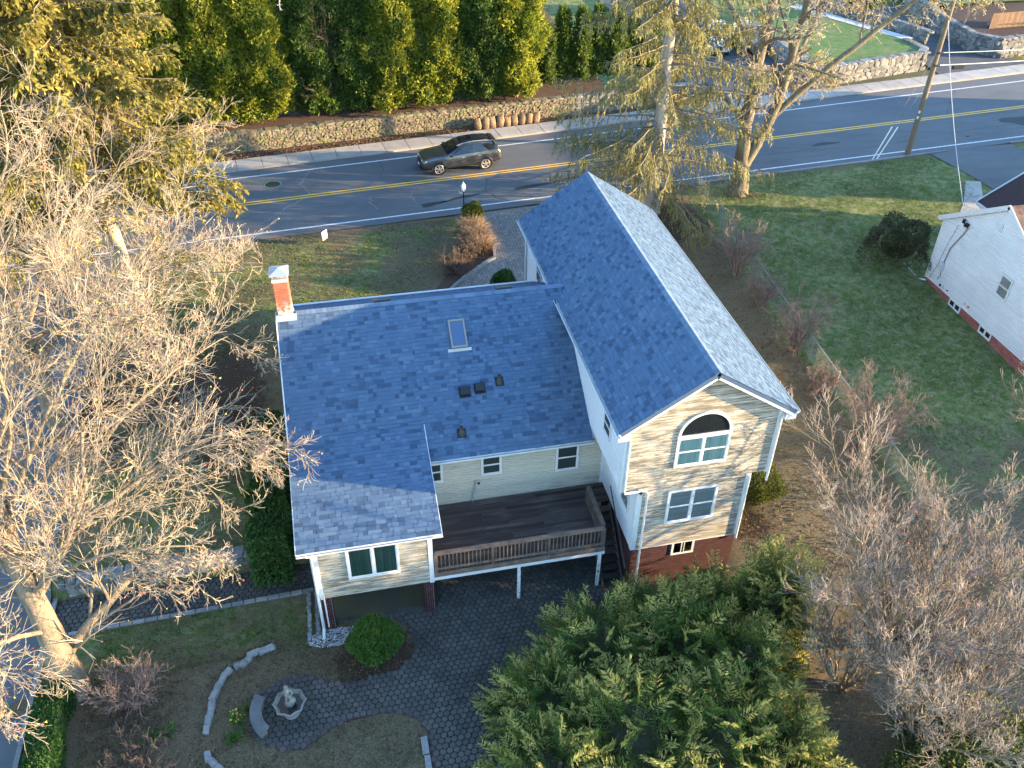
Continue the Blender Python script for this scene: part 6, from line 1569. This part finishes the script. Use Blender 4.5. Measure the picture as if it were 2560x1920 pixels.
# dry ornamental grass in the driveway bed
def tuft(name, label, c, n, L_, spread, m, cat="ornamental grass", w=.012):
    r0 = root(name, c, label, cat)
    a_ = rng.random(n) * 6.28; rr_ = np.sqrt(rng.random(n)) * .16
    p = np.array(c) + np.stack([rr_ * np.cos(a_), rr_ * np.sin(a_), np.zeros(n)], 1)
    d = unit(np.stack([np.cos(a_) * rng.uniform(.1, .9, n) * spread, np.sin(a_) * rng.uniform(.1, .9, n) * spread, np.ones(n)], 1) + rng.normal(0, .15, (n, 3)))
    out = [p]; l_ = L_ * rng.uniform(.6, 1.1, n)
    for k in range(4):
        d = unit(d + np.array([0, 0, -.16 * k]) + rng.normal(0, .06, d.shape)); out.append(out[-1] + d * (l_ / 4)[:, None])
    nd = np.stack(out, 1); V, Q = tubes(nd, np.broadcast_to(np.array([1, .9, .8, .6, .3]) * w, nd.shape[:2]), 3)
    obj("blades", raw_mesh("blades", V, Q, m), r0, kind="stuff"); return r0
M_straw = mat("dry_straw", (.36, .235, .135), (.25, .155, .085), 4, .9, isl=.3)
tuft("dry_grass", "tan dry ornamental grass clump nearest the lamp post", (9.55, 15.3, 2.0), 700, 1.15, .9, M_straw)
tuft("dry_grass", "tan dry ornamental grass clump in the middle of the bed", (9.6, 14.4, 2.0), 700, 1.1, .9, M_straw)
tuft("dry_grass", "tan dry ornamental grass clump at the bend of the edging", (9.75, 13.45, 2.0), 600, 1.0, .9, M_straw)
M_daf = leaf("daffodil_leaf", (.05, .13, .02), (.09, .18, .03)); M_dafl = leaf("daffodil_flower", (.55, .45, .04), (.6, .5, .06))
for x, y, lb in ((-2.35, -10.45, "clump of yellow daffodils beside the curved stone edging"), (-1.95, -10.1, "small green bulb clump close to the stone bench"), (-2.45, -11.05, "green bulb shoots below the daffodils"), (-4.9, -10.6, "dark green leafy clump in a ring of stones"), (-4.4, -10.45, "broad leafed green plant beside the stone ring"), (-4.5, -12.3, "low leafy plant at the bottom edge of the rear garden")):
    c_ = tuft("bulb_plant", lb, (x, y, H(x, y)), 60, .32, .8, M_daf, "plant", .014)
    if "yellow" in lb:
        P = np.array((x, y, .25)) + rng.normal(0, .12, (26, 3)) * np.array([1, 1, .3]); V, Q = cards(P, unit(rng.normal(size=(26, 3))), .07, .03)
        obj("flowers", raw_mesh("flowers", V, Q, M_dafl), c_, kind="stuff")

# grass blades over the lawns, thinning out on the dry ground
def grass(name, label, regions, n, m, hmin, hmax):
    P = []
    for (x0, x1, y0, y1), k in regions:
        P.append(np.stack([rng.uniform(x0, x1, k), rng.uniform(y0, y1, k)], 1))
    P = np.concatenate(P)
    v = np.sin(P[:, 0] * .9 + 2 * np.sin(P[:, 1] * .5)) + np.sin(P[:, 1] * 1.3 + 1.7 * np.sin(P[:, 0] * .7)) + rng.normal(0, .7, len(P))
    x, y = P[:, 0], P[:, 1]
    ok = (v > -.6) & (y < near_e(x) - .15) & ~((x > 10.1) & (x < 15.6) & (y > 4)) & ~((x > 31.8) & (y > -1) & (y < 10)) & ~((x > 40) & (y > 9) & (y < 22))
    ok &= ~((x > 8.8) & (x < 10.4) & (y > 8)) & ~((x > 6.6) & (x < 10.4) & (y > 3.5) & (y < 12.5) & (y < 1.35 * x + .5))
    ok &= ~np.array([y_ < -4 and x_ < 4 and inside(yard, x_, y_) for x_, y_ in P])
    P = P[ok]; n = len(P)
    p = np.stack([P[:, 0], P[:, 1], hgt(P[:, 0], P[:, 1]) - .01], 1)
    d = unit(rng.normal(0, .55, (n, 3)) * np.array([1, 1, 0]) + np.array([0, 0, 1.]))
    V, Q = cards(p, d, rng.uniform(hmin, hmax, n), rng.uniform(.012, .028, n))
    obj(name, raw_mesh(name, V, Q, m), kind="stuff", label=label)
L_grass = leaf("grass_blade", (.035, .085, .016), (.12, .175, .04), (.20, .18, .085), .4, 1.6)
L_dgrass = leaf("dry_grass_blade", (.19, .15, .085), (.12, .10, .06), (.08, .11, .035), .3, .8)
grass("grass", "short green grass of the lawns", [((-7, 9.2, 4.2, 17.4), 26000), ((23.3, 40, -4, 20), 52000), ((-7, -.1, -8.2, -5.9), 6000), ((15.6, 23, -8, 16), 5000)], 0, L_grass, .05, .11)
grass("grass", "dry brown grass and thatch of the lawns", [((-7, 9.2, 2.2, 17.4), 12000), ((15.6, 23, -9, 15), 20000), ((23.3, 36, -8, 18), 12000), ((-7, 5, -13, -8), 14000), ((-8, -1.8, -3.5, 8), 5000)], 0, L_dgrass, .04, .10)

# fallen leaves and twig litter on the open ground
def litter(name, label, regions, m, s0, s1, zf):
    P = np.concatenate([np.stack([rng.uniform(x0, x1, k), rng.uniform(y0, y1, k)], 1) for (x0, x1, y0, y1), k in regions])
    z = zf(P); n = len(P)
    d = unit(rng.normal(size=(n, 3)) * np.array([1, 1, .35]))
    V, Q = cards(np.stack([P[:, 0], P[:, 1], z], 1), d, rng.uniform(s0, s1, n), rng.uniform(s0, s1, n) * .35)
    obj(name, raw_mesh(name, V, Q, m), kind="stuff", label=label)
L_dead = leaf("dead_leaf", (.20, .12, .06), (.08, .05, .03), None, .2)
litter("leaf_litter", "brown fallen leaves scattered over the side yard and garden", [((15.6, 22.9, -9, 15), 7000), ((-7, 3.5, -13, -7.8), 3500), ((16, 23, 11, 17), 2500), ((5.5, 18, -17, -8), 2500), ((23, 31, -9, 0), 1200), ((-7.5, 0, -4, 8), 1500)], L_dead, .05, .13, lambda P: hgt(P[:, 0], P[:, 1]) + .02)
litter("leaf_litter", "brown leaves caught along the foot of the stone wall", [((-12, 19, 0, 1), 2600)], L_dead, .06, .14, lambda P: (P.__setitem__((slice(None), 1), walk_y(P[:, 0]) + .05 + P[:, 1] * .9 * (.35 + .65 * rng.random(len(P)))), np.full(len(P), 2.10))[1])
litter("leaf_litter", "small leaves and debris on the dark paver yard", [((3.4, 10.5, -14, -5), 500), ((-1.5, 3, -11.4, -9.9), 160)], L_dead, .03, .07, lambda P: np.full(len(P), .065))
